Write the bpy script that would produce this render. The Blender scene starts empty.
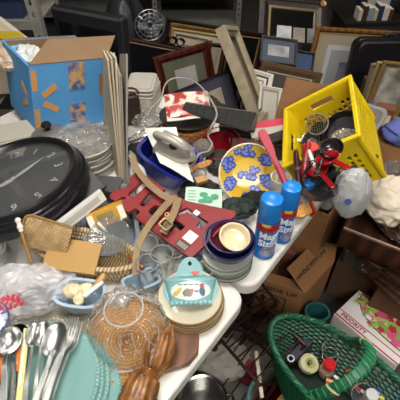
import bpy, bmesh, math, random
from mathutils import Vector as V, Matrix, noise

random.seed(7)
R = math.radians
SC = bpy.context.scene
COL = SC.collection
PI = math.pi

# ---------------------------------------------------------------- camera geometry
CAM_H = 1.6
PITCH = R(44)
FPX = 400.0
FW = V((0, math.cos(PITCH), -math.sin(PITCH)))
UPV = V((0, math.sin(PITCH), math.cos(PITCH)))
CAM = V((0, 0, CAM_H))


def ray(px, py):
    return FW * FPX + V((1, 0, 0)) * (px - 200) + UPV * (200 - py)


def W(px, py, z):            # point of the place at height z
    d = ray(px, py)
    return CAM + d * ((z - CAM_H) / d.z)


def D(px, py, dep):          # point at a distance along the viewing axis
    return CAM + ray(px, py) * (dep / FPX)


def Yp(px, py, y):           # point on the upright plane y
    d = ray(px, py)
    return CAM + d * (y / d.y)


TBL = 0.74
UD = V((math.sin(R(37)), math.cos(R(37)), 0))     # along the row of tables
VD = V((-UD.y, UD.x, 0))                          # across, to the left
P0 = W(250, 293, TBL)


# ---------------------------------------------------------------- materials
def C(h):
    h = h.lstrip('#')
    out = []
    for i in (0, 2, 4):
        c = int(h[i:i + 2], 16) / 255
        out.append(c / 12.92 if c <= 0.04045 else ((c + 0.055) / 1.055) ** 2.4)
    return (*out, 1)


MATS = {}


def mat(hexc, rough=0.5, metal=0.0, var=None, bump=None, spec=0.5, coat=0.0, wave=None, emit=0.0, stretch=None):
    """var=(hex2, scale, contrast): noise between two colours; wave=(hex2, scale, distortion): grain; bump=(scale, strength)"""
    key = (hexc, rough, metal, var, bump, spec, coat, wave, emit, stretch)
    if key in MATS:
        return MATS[key]
    m = bpy.data.materials.new('surface_' + hexc.strip('#'))
    m.use_nodes = True
    nt = m.node_tree
    b = nt.nodes['Principled BSDF']
    b.inputs['Base Color'].default_value = C(hexc)
    b.inputs['Roughness'].default_value = rough
    b.inputs['Metallic'].default_value = metal
    b.inputs['Specular IOR Level'].default_value = spec
    b.inputs['Coat Weight'].default_value = coat
    if emit:
        b.inputs['Emission Color'].default_value = C(hexc)
        b.inputs['Emission Strength'].default_value = emit
    tc = nt.nodes.new('ShaderNodeTexCoord')
    src = tc.outputs['Object']
    if stretch:
        mp = nt.nodes.new('ShaderNodeMapping')
        mp.inputs['Scale'].default_value = stretch
        nt.links.new(src, mp.inputs['Vector'])
        src = mp.outputs['Vector']
    if var or wave:
        if wave:
            t = nt.nodes.new('ShaderNodeTexWave')
            t.inputs['Scale'].default_value = wave[1]
            t.inputs['Distortion'].default_value = wave[2]
            t.inputs['Detail'].default_value = 3
            h2 = wave[0]
            lo, hi = 0.15, 0.85
        else:
            t = nt.nodes.new('ShaderNodeTexNoise')
            t.inputs['Scale'].default_value = var[1]
            t.inputs['Detail'].default_value = 4
            h2 = var[0]
            lo, hi = 0.5 - var[2], 0.5 + var[2]
        nt.links.new(src, t.inputs['Vector'])
        r = nt.nodes.new('ShaderNodeValToRGB')
        r.color_ramp.elements[0].position = lo
        r.color_ramp.elements[1].position = hi
        r.color_ramp.elements[0].color = C(hexc)
        r.color_ramp.elements[1].color = C(h2)
        nt.links.new(t.outputs['Fac' if not wave else 'Fac'], r.inputs['Fac'])
        nt.links.new(r.outputs['Color'], b.inputs['Base Color'])
    if bump:
        n = nt.nodes.new('ShaderNodeTexNoise')
        n.inputs['Scale'].default_value = bump[0]
        n.inputs['Detail'].default_value = 3
        nt.links.new(src, n.inputs['Vector'])
        bn = nt.nodes.new('ShaderNodeBump')
        bn.inputs['Strength'].default_value = bump[1]
        bn.inputs['Distance'].default_value = 0.01
        nt.links.new(n.outputs['Fac'], bn.inputs['Height'])
        nt.links.new(bn.outputs['Normal'], b.inputs['Normal'])
    MATS[key] = m
    return m


def clear(hexc='#ffffff', body=0.12, rough=0.05, bump=None, gloss=0.7):
    """thin clear glass or plastic: see-through, a little body colour, a fresnel sheen"""
    key = ('clear', hexc, body, rough, bump, gloss)
    if key in MATS:
        return MATS[key]
    m = bpy.data.materials.new('clear_' + hexc.strip('#'))
    m.use_nodes = True
    nt = m.node_tree
    for n in list(nt.nodes):
        if n.type != 'OUTPUT_MATERIAL':
            nt.nodes.remove(n)
    out = [n for n in nt.nodes if n.type == 'OUTPUT_MATERIAL'][0]
    tr = nt.nodes.new('ShaderNodeBsdfTransparent')
    df = nt.nodes.new('ShaderNodeBsdfDiffuse')
    tl = nt.nodes.new('ShaderNodeBsdfTranslucent')
    df.inputs['Color'].default_value = C(hexc)
    tl.inputs['Color'].default_value = C(hexc)
    gl = nt.nodes.new('ShaderNodeBsdfGlossy')
    gl.inputs['Roughness'].default_value = rough
    m0 = nt.nodes.new('ShaderNodeMixShader')
    m0.inputs[0].default_value = 0.35
    m1 = nt.nodes.new('ShaderNodeMixShader')
    m1.inputs[0].default_value = body
    m2 = nt.nodes.new('ShaderNodeMixShader')
    lw = nt.nodes.new('ShaderNodeLayerWeight')
    lw.inputs['Blend'].default_value = 0.25
    mu = nt.nodes.new('ShaderNodeMath')
    mu.operation = 'MULTIPLY_ADD'
    mu.inputs[1].default_value = gloss
    mu.inputs[2].default_value = 0.03
    L = nt.links.new
    L(df.outputs[0], m0.inputs[1]); L(tl.outputs[0], m0.inputs[2])
    L(tr.outputs[0], m1.inputs[1]); L(m0.outputs[0], m1.inputs[2])
    L(lw.outputs['Facing'], mu.inputs[0]); L(mu.outputs[0], m2.inputs[0])
    L(m1.outputs[0], m2.inputs[1]); L(gl.outputs[0], m2.inputs[2])
    L(m2.outputs[0], out.inputs['Surface'])
    if bump:
        tc = nt.nodes.new('ShaderNodeTexCoord')
        n = nt.nodes.new('ShaderNodeTexNoise')
        n.inputs['Scale'].default_value = bump[0]
        bn = nt.nodes.new('ShaderNodeBump')
        bn.inputs['Strength'].default_value = bump[1]
        bn.inputs['Distance'].default_value = 0.02
        L(tc.outputs['Object'], n.inputs['Vector']); L(n.outputs['Fac'], bn.inputs['Height'])
        for s in (df, gl, tl):
            L(bn.outputs['Normal'], s.inputs['Normal'])
        L(bn.outputs['Normal'], lw.inputs['Normal'])
    MATS[key] = m
    return m


# ---------------------------------------------------------------- objects
def frame3(o, x, y):
    x = V(x).normalized()
    z = x.cross(V(y)).normalized()
    yy = z.cross(x)
    m = Matrix((x, yy, z)).transposed().to_4x4()
    m.translation = V(o)
    return m


def at(loc, rz=0, rx=0, ry=0):
    return Matrix.Translation(V(loc)) @ Matrix.Rotation(rz, 4, 'Z') @ Matrix.Rotation(ry, 4, 'Y') @ Matrix.Rotation(rx, 4, 'X')


def tag(o, label, cat, group=None):
    o['label'] = label
    o['category'] = cat
    if group:
        o['group'] = group
    return o


def thing(name, label, cat, M, group=None):
    o = bpy.data.objects.new(name, None)
    o.empty_display_size = 0.05
    COL.objects.link(o)
    o.matrix_world = M if isinstance(M, Matrix) else Matrix.Translation(V(M))
    return tag(o, label, cat, group)


def obj(name, bm, m, parent=None, smooth=40, bevel=0.0, M=None, seg=2):
    if isinstance(bm, bpy.types.Mesh):
        me = bm
        me.name = name
    else:
        bmesh.ops.recalc_face_normals(bm, faces=bm.faces)
        me = bpy.data.meshes.new(name)
        bm.to_mesh(me)
        bm.free()
    if m is not None and not me.materials:
        me.materials.append(m)
    if smooth:
        for p in me.polygons:
            p.use_smooth = True
        me.set_sharp_from_angle(angle=R(smooth))
    o = bpy.data.objects.new(name, me)
    COL.objects.link(o)
    if parent:
        o.parent = parent
    if M is not None:
        if parent:
            o.matrix_local = M if isinstance(M, Matrix) else Matrix.Translation(V(M))
        else:
            o.matrix_world = M if isinstance(M, Matrix) else Matrix.Translation(V(M))
    if bevel:
        b = o.modifiers.new('edge', 'BEVEL')
        b.width = bevel
        b.segments = seg
        b.limit_method = 'ANGLE'
        b.angle_limit = R(40)
    return o


def solo(name, label, cat, bm, m, M, group=None, **k):
    return tag(obj(name, bm, m, None, M=M, **k), label, cat, group)


def struct(name, bm, m, M=None, parent=None, **k):
    o = obj(name, bm, m, parent, M=M, **k)
    o['kind'] = 'structure'
    return o


def dup(root, M, label=None, group=None):
    r = root.copy()
    COL.objects.link(r)
    r.matrix_world = M if isinstance(M, Matrix) else Matrix.Translation(V(M))
    if label:
        r['label'] = label
    if group:
        r['group'] = group
    for ch in [c for c in bpy.data.objects if c.parent == root]:
        c = ch.copy()
        COL.objects.link(c)
        c.parent = r
        for g in [x for x in bpy.data.objects if x.parent == ch]:
            d = g.copy()
            COL.objects.link(d)
            d.parent = c
    return r


# ---------------------------------------------------------------- shapes
def NB():
    return bmesh.new()


def box(bm, c, s, M=None):
    g = bmesh.ops.create_cube(bm, size=1)
    for v in g['verts']:
        v.co = V((v.co.x * s[0] + c[0], v.co.y * s[1] + c[1], v.co.z * s[2] + c[2]))
        if M is not None:
            v.co = M @ v.co
    return bm


def tube(bm, pts, r, n=8, closed=False, flat=None):
    pts = [V(p) for p in pts]
    N = len(pts)
    rs = r if isinstance(r, (list, tuple)) else [r] * N
    rings = []
    up = None
    for i in range(N):
        if closed:
            t = (pts[(i + 1) % N] - pts[i - 1])
        else:
            t = pts[min(i + 1, N - 1)] - pts[max(i - 1, 0)]
        if t.length < 1e-9:
            t = V((0, 0, 1))
        t.normalize()
        if up is None:
            a = V((0, 0, 1)) if abs(t.z) < 0.9 else V((1, 0, 0))
            up = (a - t * a.dot(t)).normalized()
        else:
            up = (up - t * up.dot(t))
            if up.length < 1e-6:
                up = t.orthogonal()
            up.normalize()
        s = t.cross(up)
        fl = 1.0 if flat is None else flat
        rings.append([bm.verts.new(pts[i] + (s * math.cos(2 * PI * k / n) + up * math.sin(2 * PI * k / n) * fl) * rs[i]) for k in range(n)])
    for i in range(N if closed else N - 1):
        a, b = rings[i], rings[(i + 1) % N]
        for k in range(n):
            bm.faces.new((a[k], a[(k + 1) % n], b[(k + 1) % n], b[k]))
    if not closed:
        bm.faces.new(rings[0][::-1])
        bm.faces.new(rings[-1])
    return bm


def spline(pts, n=8, closed=False):
    """Catmull-Rom through the points"""
    pts = [V(p) for p in pts]
    out = []
    N = len(pts)
    for i in range(N if closed else N - 1):
        p1, p2 = pts[i], pts[(i + 1) % N]
        p0 = pts[i - 1] if (closed or i > 0) else p1
        p3 = pts[(i + 2) % N] if (closed or i + 2 < N) else p2
        for k in range(n):
            t = k / n
            out.append(0.5 * ((2 * p1) + (p2 - p0) * t + (2 * p0 - 5 * p1 + 4 * p2 - p3) * t * t + (3 * p1 - p0 - 3 * p2 + p3) * t ** 3))
    if not closed:
        out.append(pts[-1])
    return out


def lathe(bm, prof, n=40, fn=None, sx=1.0, sy=1.0):
    """prof: (r, z) points; fn(theta, i) -> (dr, dz)"""
    rings = []
    for i, (r, z) in enumerate(prof):
        if r < 1e-6:
            rings.append([bm.verts.new((0, 0, z))])
        else:
            ring = []
            for k in range(n):
                t = 2 * PI * k / n
                dr, dz = fn(t, i) if fn else (0, 0)
                ring.append(bm.verts.new(((r + dr) * math.cos(t) * sx, (r + dr) * math.sin(t) * sy, z + dz)))
            rings.append(ring)
    for a, b in zip(rings, rings[1:]):
        if len(a) == 1 and len(b) == 1:
            continue
        for k in range(n):
            k2 = (k + 1) % n
            if len(a) == 1:
                bm.faces.new((a[0], b[k], b[k2]))
            elif len(b) == 1:
                bm.faces.new((a[k], a[k2], b[0]))
            else:
                bm.faces.new((a[k], a[k2], b[k2], b[k]))
    return bm


def sheet(bm, f, nu, nv, th=0.0, nrm=None):
    """grid f(u,v)->point, with thickness th along nrm"""
    def grid(off):
        return [[bm.verts.new(V(f(i / nu, j / nv)) + off) for j in range(nv + 1)] for i in range(nu + 1)]
    nn = V(nrm) if nrm is not None else V((0, 0, 1))
    a = grid(V((0, 0, 0)))
    for i in range(nu):
        for j in range(nv):
            bm.faces.new((a[i][j], a[i + 1][j], a[i + 1][j + 1], a[i][j + 1]))
    if th:
        b = grid(nn * -th)
        for i in range(nu):
            for j in range(nv):
                bm.faces.new((b[i][j], b[i][j + 1], b[i + 1][j + 1], b[i + 1][j]))
        for i in range(nu):
            for j in (0, nv):
                bm.faces.new((a[i][j], a[i + 1][j], b[i + 1][j], b[i][j]))
        for j in range(nv):
            for i in (0, nu):
                bm.faces.new((a[i][j], a[i][j + 1], b[i][j + 1], b[i][j]))
    return bm


def blob(bm, s, amp=0.2, freq=2.0, sub=4, ridge=False, seed=0, M=None, flatbase=None):
    g = bmesh.ops.create_icosphere(bm, subdivisions=sub, radius=1)
    for v in g['verts']:
        p = v.co.copy()
        q = p * freq + V((seed * 3.1, seed * 1.7, seed))
        h = noise.fractal(q, 0.6, 2.0, 4)
        if ridge:
            h = 0.5 - 2.0 * abs(noise.noise(q)) + 0.5 * (0.4 - 2 * abs(noise.noise(q * 2.3)))
        p = p * (1 + amp * h)
        p = V((p.x * s[0], p.y * s[1], p.z * s[2]))
        if flatbase is not None and p.z < flatbase:
            p.z = flatbase + (p.z - flatbase) * 0.1
        v.co = M @ p if M is not None else p
    return bm


def prism(bm, poly, z0, z1):
    a = [bm.verts.new((x, y, z0)) for x, y in poly]
    b = [bm.verts.new((x, y, z1)) for x, y in poly]
    bm.faces.new(a[::-1])
    bm.faces.new(b)
    for i in range(len(poly)):
        j = (i + 1) % len(poly)
        bm.faces.new((a[i], a[j], b[j], b[i]))
    return bm


def rrect(w, h, r, n=5, cx=0, cy=0):
    out = []
    for (x, y, a) in ((w / 2 - r, h / 2 - r, 0), (-w / 2 + r, h / 2 - r, 90), (-w / 2 + r, -h / 2 + r, 180), (w / 2 - r, -h / 2 + r, 270)):
        for k in range(n + 1):
            t = R(a + 90 * k / n)
            out.append((cx + x + r * math.cos(t), cy + y + r * math.sin(t)))
    return out


def cutout(loops, th):
    """flat board of the first loop with the other loops cut out, z from 0 to th"""
    cu = bpy.data.curves.new('c', 'CURVE')
    cu.dimensions = '2D'
    cu.fill_mode = 'BOTH'
    cu.extrude = th / 2
    for lp in loops:
        s = cu.splines.new('POLY')
        s.points.add(len(lp) - 1)
        for p, q in zip(s.points, lp):
            p.co = (q[0], q[1], 0, 1)
        s.use_cyclic_u = True
    o = bpy.data.objects.new('c', cu)
    me = bpy.data.meshes.new_from_object(o)
    bpy.data.objects.remove(o)
    bpy.data.curves.remove(cu)
    bm = bmesh.new()
    bm.from_mesh(me)
    bpy.data.meshes.remove(me)
    for v in bm.verts:
        v.co.z += th / 2
    return bm


def text(s, size, fn=None, th=0.0, bold=0.0, sx=1.0):
    """lettering centred on the origin in xy; fn maps each point"""
    cu = bpy.data.curves.new('t', 'FONT')
    cu.body = s
    cu.size = size
    cu.align_x = 'CENTER'
    cu.align_y = 'CENTER'
    cu.resolution_u = 3
    cu.extrude = th
    cu.offset = bold
    o = bpy.data.objects.new('t', cu)
    me = bpy.data.meshes.new_from_object(o)
    bpy.data.objects.remove(o)
    bpy.data.curves.remove(cu)
    bm = bmesh.new()
    bm.from_mesh(me)
    bpy.data.meshes.remove(me)
    for v in bm.verts:
        v.co.x *= sx
        v.co.z += th
        if fn:
            v.co = V(fn(v.co))
    return bm


def ribbon(bm, pts, w, th, nrm):
    """flat strap along pts; nrm: the face direction(s)"""
    pts = [V(p) for p in pts]
    N = len(pts)
    prev = None
    first = None
    for i in range(N):
        t = (pts[min(i + 1, N - 1)] - pts[max(i - 1, 0)]).normalized()
        n = V(nrm[i] if isinstance(nrm, list) else nrm)
        n = (n - t * n.dot(t)).normalized()
        s = t.cross(n)
        q = [bm.verts.new(pts[i] + s * (w / 2) * a + n * (th / 2) * b) for a, b in ((1, 1), (-1, 1), (-1, -1), (1, -1))]
        if prev:
            for k in range(4):
                bm.faces.new((prev[k], prev[(k + 1) % 4], q[(k + 1) % 4], q[k]))
        else:
            bm.faces.new(q[::-1])
        prev = q
    bm.faces.new(prev)
    return bm


def disc(bm, c, r, z, n=20, ry=None):
    vs = [bm.verts.new((c[0] + r * math.cos(2 * PI * k / n), c[1] + (ry or r) * math.sin(2 * PI * k / n), z)) for k in range(n)]
    bm.faces.new(vs)
    return bm


def polyface(bm, pts, z):
    bm.faces.new([bm.verts.new((x, y, z)) for x, y in pts])
    return bm


def open_box(bm, w, d, h, t, lip=0.0):
    """box without a lid, base centred on origin"""
    box(bm, (0, 0, t / 2), (w, d, t))
    box(bm, (0, -d / 2 + t / 2, h / 2), (w, t, h))
    box(bm, (0, d / 2 - t / 2, h / 2), (w, t, h))
    box(bm, (-w / 2 + t / 2, 0, h / 2), (t, d - 2 * t, h))
    box(bm, (w / 2 - t / 2, 0, h / 2), (t, d - 2 * t, h))
    if lip:
        for sx, sy, lw, ld in ((0, -1, w + 2 * lip, lip), (0, 1, w + 2 * lip, lip)):
            box(bm, (0, sy * (d / 2 + lip / 2), h - t), (lw, ld, 2 * t))
        for s in (-1, 1):
            box(bm, (s * (w / 2 + lip / 2), 0, h - t), (lip, d, 2 * t))
    return bm


def basin(bm, rx, ry, h, taper=0.8, t=0.003, rim=0.008, sq=2.0, n=48):
    """open tub, superellipse plan; sq=2 is an ellipse, larger squarer"""
    def ring(s, z):
        out = []
        for k in range(n):
            a = 2 * PI * k / n
            c, q = math.cos(a), math.sin(a)
            out.append(bm.verts.new((s[0] * math.copysign(abs(c) ** (2 / sq), c), s[1] * math.copysign(abs(q) ** (2 / sq), q), z)))
        return out
    k = taper
    rings = [ring((rx * k - .01, ry * k - .01), 0), ring((rx * k, ry * k), 0.006), ring((rx, ry), h - .004), ring((rx + rim, ry + rim), h - .004), ring((rx + rim, ry + rim), h),
             ring((rx - t, ry - t), h), ring((rx * k - t, ry * k - t), 0.008), ring((rx * k - t - .01, ry * k - t - .01), t)]
    for a, b in zip(rings, rings[1:]):
        for i in range(n):
            bm.faces.new((a[i], a[(i + 1) % n], b[(i + 1) % n], b[i]))
    bm.faces.new(rings[0][::-1])
    bm.faces.new(rings[-1])
    return bm


# ---------------------------------------------------------------- pictures
def picture(name, label, ll, lr, ul, fw, th, fm, layers, group=None, cat='picture', pm=None, art=None, lip=None):
    """framed picture from three corners. layers: list of (inset fraction of frame opening in metres, material) going inward"""
    ll, lr, ul = V(ll), V(lr), V(ul)
    x = lr - ll
    w = x.length
    y = ul - ll
    M = frame3(ll, x, y)
    h = (M.inverted() @ ul).y
    t = thing(name, label, cat, M, group)

    def ringf(bm, x0, y0, x1, y1, d, z0, z1, slope=0.0):
        o = [(x0, y0), (x1, y0), (x1, y1), (x0, y1)]
        i = [(x0 + d, y0 + d), (x1 - d, y0 + d), (x1 - d, y1 - d), (x0 + d, y1 - d)]
        A = [bm.verts.new((*p, z0)) for p in o]
        B = [bm.verts.new((*p, z1)) for p in o]
        Cc = [bm.verts.new((*p, z1 - slope)) for p in i]
        Dd = [bm.verts.new((*p, z0)) for p in i]
        for k in range(4):
            j = (k + 1) % 4
            bm.faces.new((A[k], A[j], B[j], B[k]))
            bm.faces.new((B[k], B[j], Cc[j], Cc[k]))
            bm.faces.new((Cc[k], Cc[j], Dd[j], Dd[k]))
            bm.faces.new((Dd[k], Dd[j], A[j], A[k]))
    bm = NB()
    ringf(bm, 0, 0, w, h, fw * 0.55, 0, th)
    ringf(bm, fw * 0.5, fw * 0.5, w - fw * 0.5, h - fw * 0.5, fw * 0.5, 0, th * 0.75, th * 0.25)
    fr = obj('frame', bm, fm, t, smooth=0, bevel=min(0.002, fw * .1))
    if lip:
        bm = NB()
        ringf(bm, fw, fw, w - fw, h - fw, fw * 0.22, 0, th * 0.55)
        obj('inner_frame', bm, lip, t, smooth=0)
    bm = NB()
    box(bm, (w / 2, h / 2, th * 0.12), (w - fw, h - fw, th * 0.2))
    obj('backing_board', bm, mat('#6b5a45', .9), t, smooth=0)
    ins = fw
    zz = th * 0.3
    names = ['mat_board', 'inner_mat', 'picture_print', 'print_detail']
    for k, (d, m) in enumerate(layers):
        ins = ins + d
        bm = NB()
        if w - 2 * ins > 0.005 and h - 2 * ins > 0.005:
            box(bm, (w / 2, h / 2, zz), (w - 2 * ins, h - 2 * ins, 0.0015))
            obj('picture_print' if k == len(layers) - 1 else names[min(k, 1)], bm, m, t, smooth=0)
        zz += 0.0012
    return t


def pic_top(name, label, tl, tr, lean, fw, th, fm, layers, h=None, roll=None, **k):
    """framed picture from its two top corners, leaning back by `lean`; reaches the floor unless h is given"""
    tl, tr = V(tl), V(tr)
    x = (tr - tl).normalized()
    up = V((0, 0, 1))
    y = (up - x * x.z).normalized()
    z = x.cross(y)
    y = (y * math.cos(lean) - z * math.sin(lean)).normalized()
    if h is None:
        h = (min(tl.z, tr.z) - 0.005) / y.z
    return picture(name, label, tl - y * h, tr - y * h, tl, fw, th, fm, layers, **k)
# ================================================================ camera, light, room
cam = bpy.data.cameras.new('camera')
cam.sensor_width = 36
cam.lens = 36 * FPX / 400
cam.clip_start = 0.02
co = bpy.data.objects.new('camera', cam)
COL.objects.link(co)
co.location = CAM
co.rotation_euler = (PI / 2 - PITCH, 0, 0)
SC.camera = co
SC.view_settings.view_transform = 'Standard'
SC.view_settings.look = 'None'
SC.view_settings.gamma = 1
SC.view_settings.use_curve_mapping = False
SC.view_settings.exposure = 0.10
SC.cycles.use_denoising = True
SC.cycles.max_bounces = 8
SC.cycles.transparent_max_bounces = 24
SC.cycles.sample_clamp_indirect = 6

wd = bpy.data.worlds.new('dim_hall')
SC.world = wd
wd.use_nodes = True
wd.node_tree.nodes['Background'].inputs[0].default_value = (0.9, 0.95, 1.0, 1)
wd.node_tree.nodes['Background'].inputs[1].default_value = 0.05

bm = NB(); box(bm, (0.3, 1.0, -0.05), (7.4, 8.4, 0.1))
struct('floor', bm, mat('#4a4744', .7, var=('#35322f', 3.0, .3)), smooth=0)
bm = NB(); box(bm, (0.3, 5.15, 1.4), (7.4, 0.1, 2.8))
struct('wall_back', bm, mat('#3a3633', .9, var=('#2c2926', 2.0, .3)), smooth=0)
bm = NB(); box(bm, (-3.35, 1.0, 1.4), (0.1, 8.4, 2.8))
struct('wall_left', bm, mat('#57534e', .9), smooth=0)
bm = NB(); box(bm, (3.95, 1.0, 1.4), (0.1, 8.4, 2.8))
struct('wall_right', bm, mat('#57534e', .9), smooth=0)
bm = NB(); box(bm, (0.3, 1.0, 2.85), (7.4, 8.4, 0.1))
struct('ceiling', bm, mat('#96948f', .9), smooth=0)
bm = NB(); box(bm, (0.3, -3.25, 1.4), (7.4, 0.1, 2.8))
struct('wall_front', bm, mat('#8b8781', .9), smooth=0)


def ceiling_lamp(label, x, y, sx, sy, strength, rz=0, energy_col='#fffaf3'):
    t = thing('ceiling_light', label, 'ceiling light', at((x, y, 2.8), rz), 'tube lights on the ceiling')
    bm = NB(); open_box(bm, sx + .06, sy + .06, .06, .02)
    obj('housing', bm, mat('#d8d8d6', .5), t, M=Matrix.Rotation(PI, 4, 'X'), smooth=0)
    bm = NB(); box(bm, (0, 0, -.045), (sx, sy, .012))
    obj('diffuser', bm, mat(energy_col, .5, emit=strength), t, smooth=0)


ceiling_lamp('wide bright tube light over the two folding tables', -0.15, 0.55, 0.9, 0.6, 22, R(-37))
ceiling_lamp('tube light behind the viewer', 0.6, -1.2, 1.6, 0.5, 22)
ceiling_lamp('tube light over the aisle right of the tables', 2.3, 0.9, 0.3, 1.2, 14)
ceiling_lamp('dim tube light over the leaning picture frames', 0.6, 2.7, 0.3, 1.2, 17)


# ================================================================ folding tables
def folding_table(label, c, w, d, ztop, rz):
    t = thing('folding_table', label, 'table', at((c.x, c.y, 0), rz), None)
    bm = NB()
    prism(bm, rrect(w, d, .045, 6), ztop - .045, ztop)
    obj('tabletop', bm, mat('#e9e6df', .45, var=('#d9d5cc', 14, .25), bump=(160, .12)), t, bevel=.008, seg=3)
    for sx in (-1, 1):
        bm = NB()
        x = sx * (w / 2 - .22)
        tube(bm, [(x, -d / 2 + .08, ztop - .046), (x, -d / 2 + .06, .012), ], .013)
        obj('leg', bm, mat('#55565a', .4, .6), t)
        bm = NB()
        tube(bm, [(x, d / 2 - .08, ztop - .046), (x, d / 2 - .06, .012)], .013)
        obj('leg', bm, mat('#55565a', .4, .6), t)
        bm = NB()
        tube(bm, [(x, -d / 2 + .07, .3), (x, d / 2 - .07, .3)], .009)
        obj('crossbar', bm, mat('#55565a', .4, .6), t)
    return t


TW, TD = 1.22, 0.76
rzT = math.atan2(VD.y, VD.x)
c1 = P0 + VD * (TW / 2) - UD * (TD / 2 + .006)
c2 = P0 + VD * (TW / 2) + UD * (.60 / 2 + .006)
folding_table('white plastic folding table in front, crowded with teal plates, cutlery and saucers', c1, TW, TD, TBL, rzT)
folding_table('white plastic folding table behind the front one, under the spray cans and red board', c2, TW, .60, TBL, rzT)

# ================================================================ back of the hall: shelving
STEEL = mat('#9c9a93', .5, .2, var=('#83807a', 8, .3))


def steel_rack(label, x0, x1, y, posts, shelves, depth=.35, top=1.9, rz=0, cx=None):
    t = thing('metal_shelving', label, 'shelving', at(((x0 + x1) / 2, y, 0), rz), None)
    w = x1 - x0
    for sx in (-1, 1):
        for sy in (0, 1):
            bm = NB()
            holes = []
            outer = [(-.022, 0.0), (.022, 0.0), (.022, top), (-.022, top)]
            if sy == 0:
                z = .05
                while z < top - .05:
                    holes.append([(-.006, z), (.006, z), (.006, z + .022), (-.006, z + .022)])
                    z += .05
            b2 = cutout([outer] + holes, .003)
            b2.transform(Matrix.Translation((sx * (w / 2 - .022), sy * depth, 0)) @ Matrix.Rotation(PI / 2, 4, 'X'))
            box(b2, (sx * (w / 2 + .0005), sy * depth + (.02 if sy == 0 else -.02), top / 2), (.003, .04, top))
            obj('post', b2, STEEL, t, smooth=0)
            bm.free()
    for z in shelves:
        bm = NB()
        box(bm, (0, depth / 2, z), (w - .006, depth, .006))
        box(bm, (0, 0.004, z - .018), (w - .006, .004, .036))
        box(bm, (0, depth - .004, z - .018), (w - .006, .004, .036))
        obj('shelf', bm, STEEL, t, smooth=0)
    return t


# left rack: its near post crosses the top left of the view
pl = Yp(35, 20, 1.84)
steel_rack('grey perforated metal shelving post and shelf behind the blue box', pl.x - .9, pl.x + .022, 1.84, 2, (.3, .93, 1.4), depth=.3)
steel_rack('grey metal shelving along the back behind the black screen', -1.9, -0.72, 4.2, 2, (.15, .55, .95), depth=.4)
pr = Yp(236, 10, 4.0)
steel_rack('grey metal shelving at the back above the row of gold frames', -.45, pr.x + .05, 4.0, 2, (.12, .42, .9), depth=.4)

# things on the rack shelves
def shelf_crate(name, label, M, s, hx, cat='bin'):
    bm = NB(); open_box(bm, s[0], s[1], s[2], .006, .008)
    return solo(name, label, cat, bm, mat(hx, .5), M, smooth=0, bevel=.003)


z = .62
p = W(12, 14, z)
shelf_crate('storage_bin', 'dark blue plastic bin on the left rack shelf', at((pl.x - .19, 1.98, .934)), (.26, .22, .09), '#25324f')
shelf_crate('storage_bin', 'brown tray on the left rack top left, beside the dark blue bin', at((pl.x - .55, 1.98, .934)), (.3, .24, .12), '#5b4032')

q = Yp(215, 3, 4.1)
for k, (x, hx, lab) in enumerate([(.05, '#2c3560', 'navy blue box on the back shelf over the gold frames'), (.33, '#b9bec4', 'pale grey box on the back shelf near the mirror'), (-.22, '#3d3a3c', 'charcoal box on the back shelf, left of the navy one')]):
    bm = NB(); box(bm, (0, 0, .05), (.22, .2, .1))
    solo('storage_box', lab, 'box', bm, mat(hx, .6), at((x, 4.2, .424), R(4 * k)), smooth=0, bevel=.004)

# grey fan-like wheel machine at the back
f = Yp(149, 23, 3.3)
t = thing('desk_fan', 'grey desk fan with a round guard behind the brown-topped black panel', 'fan', at((f.x, 3.3, 0), R(15)))
bm = NB(); lathe(bm, [(0, 0), (.11, 0), (.11, .02), (.03, .04), (.025, f.z - .12), (0, f.z - .12)], 24)
obj('stand', bm, mat('#66686b', .4, .4), t)
bm = NB()
for rr in (.03, .06, .09, .12):
    tube(bm, [(rr * math.cos(a * PI / 14), 0, rr * math.sin(a * PI / 14)) for a in range(28)], .004, 6, closed=True)
for a in range(16):
    an = a * PI / 8
    tube(bm, [(.02 * math.cos(an), 0, .02 * math.sin(an)), (.075 * math.cos(an), -.02, .075 * math.sin(an)), (.12 * math.cos(an), 0, .12 * math.sin(an))], .0025, 5)
obj('guard', bm, mat('#b9bbbd', .3, .7), t, M=Matrix.Translation((0, -.05, f.z)))
bm = NB()
for a in range(4):
    an = a * PI / 2
    M = Matrix.Rotation(an, 4, 'Y') @ Matrix.Translation((.055, 0, 0)) @ Matrix.Rotation(R(30), 4, 'X')
    box(bm, (0, 0, 0), (.08, .004, .05), M)
obj('blades', bm, mat('#74797e', .3, .2), t, M=Matrix.Translation((0, -.045, f.z)))
bm = NB(); lathe(bm, [(0, -.05), (.05, -.05), (.055, .0), (.04, .03), (0, .03)], 20); bm.transform(Matrix.Rotation(PI / 2, 4, 'X'))
obj('motor', bm, mat('#4c5256', .4, .3), t, M=Matrix.Translation((0, .02, f.z)))

f = Yp(133, 26, 3.45)
t = thing('vacuum_cleaner', 'dark grey canister vacuum standing beside the desk fan', 'vacuum cleaner', at((f.x - .05, 3.45, 0), R(-20)))
bm = NB(); blob(bm, (.16, .2, .3), .05, 1.5, 4, M=Matrix.Translation((0, 0, .29)), flatbase=-.29)
obj('body', bm, mat('#3f444a', .35), t)
bm = NB(); tube(bm, spline([(-.08, 0, .55), (-.1, -.05, .66), (0, -.1, .7), (.1, -.08, .6), (.15, -.1, .3)], 6), .018, 8)
obj('hose', bm, mat('#2b2c2e', .5), t)

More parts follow.
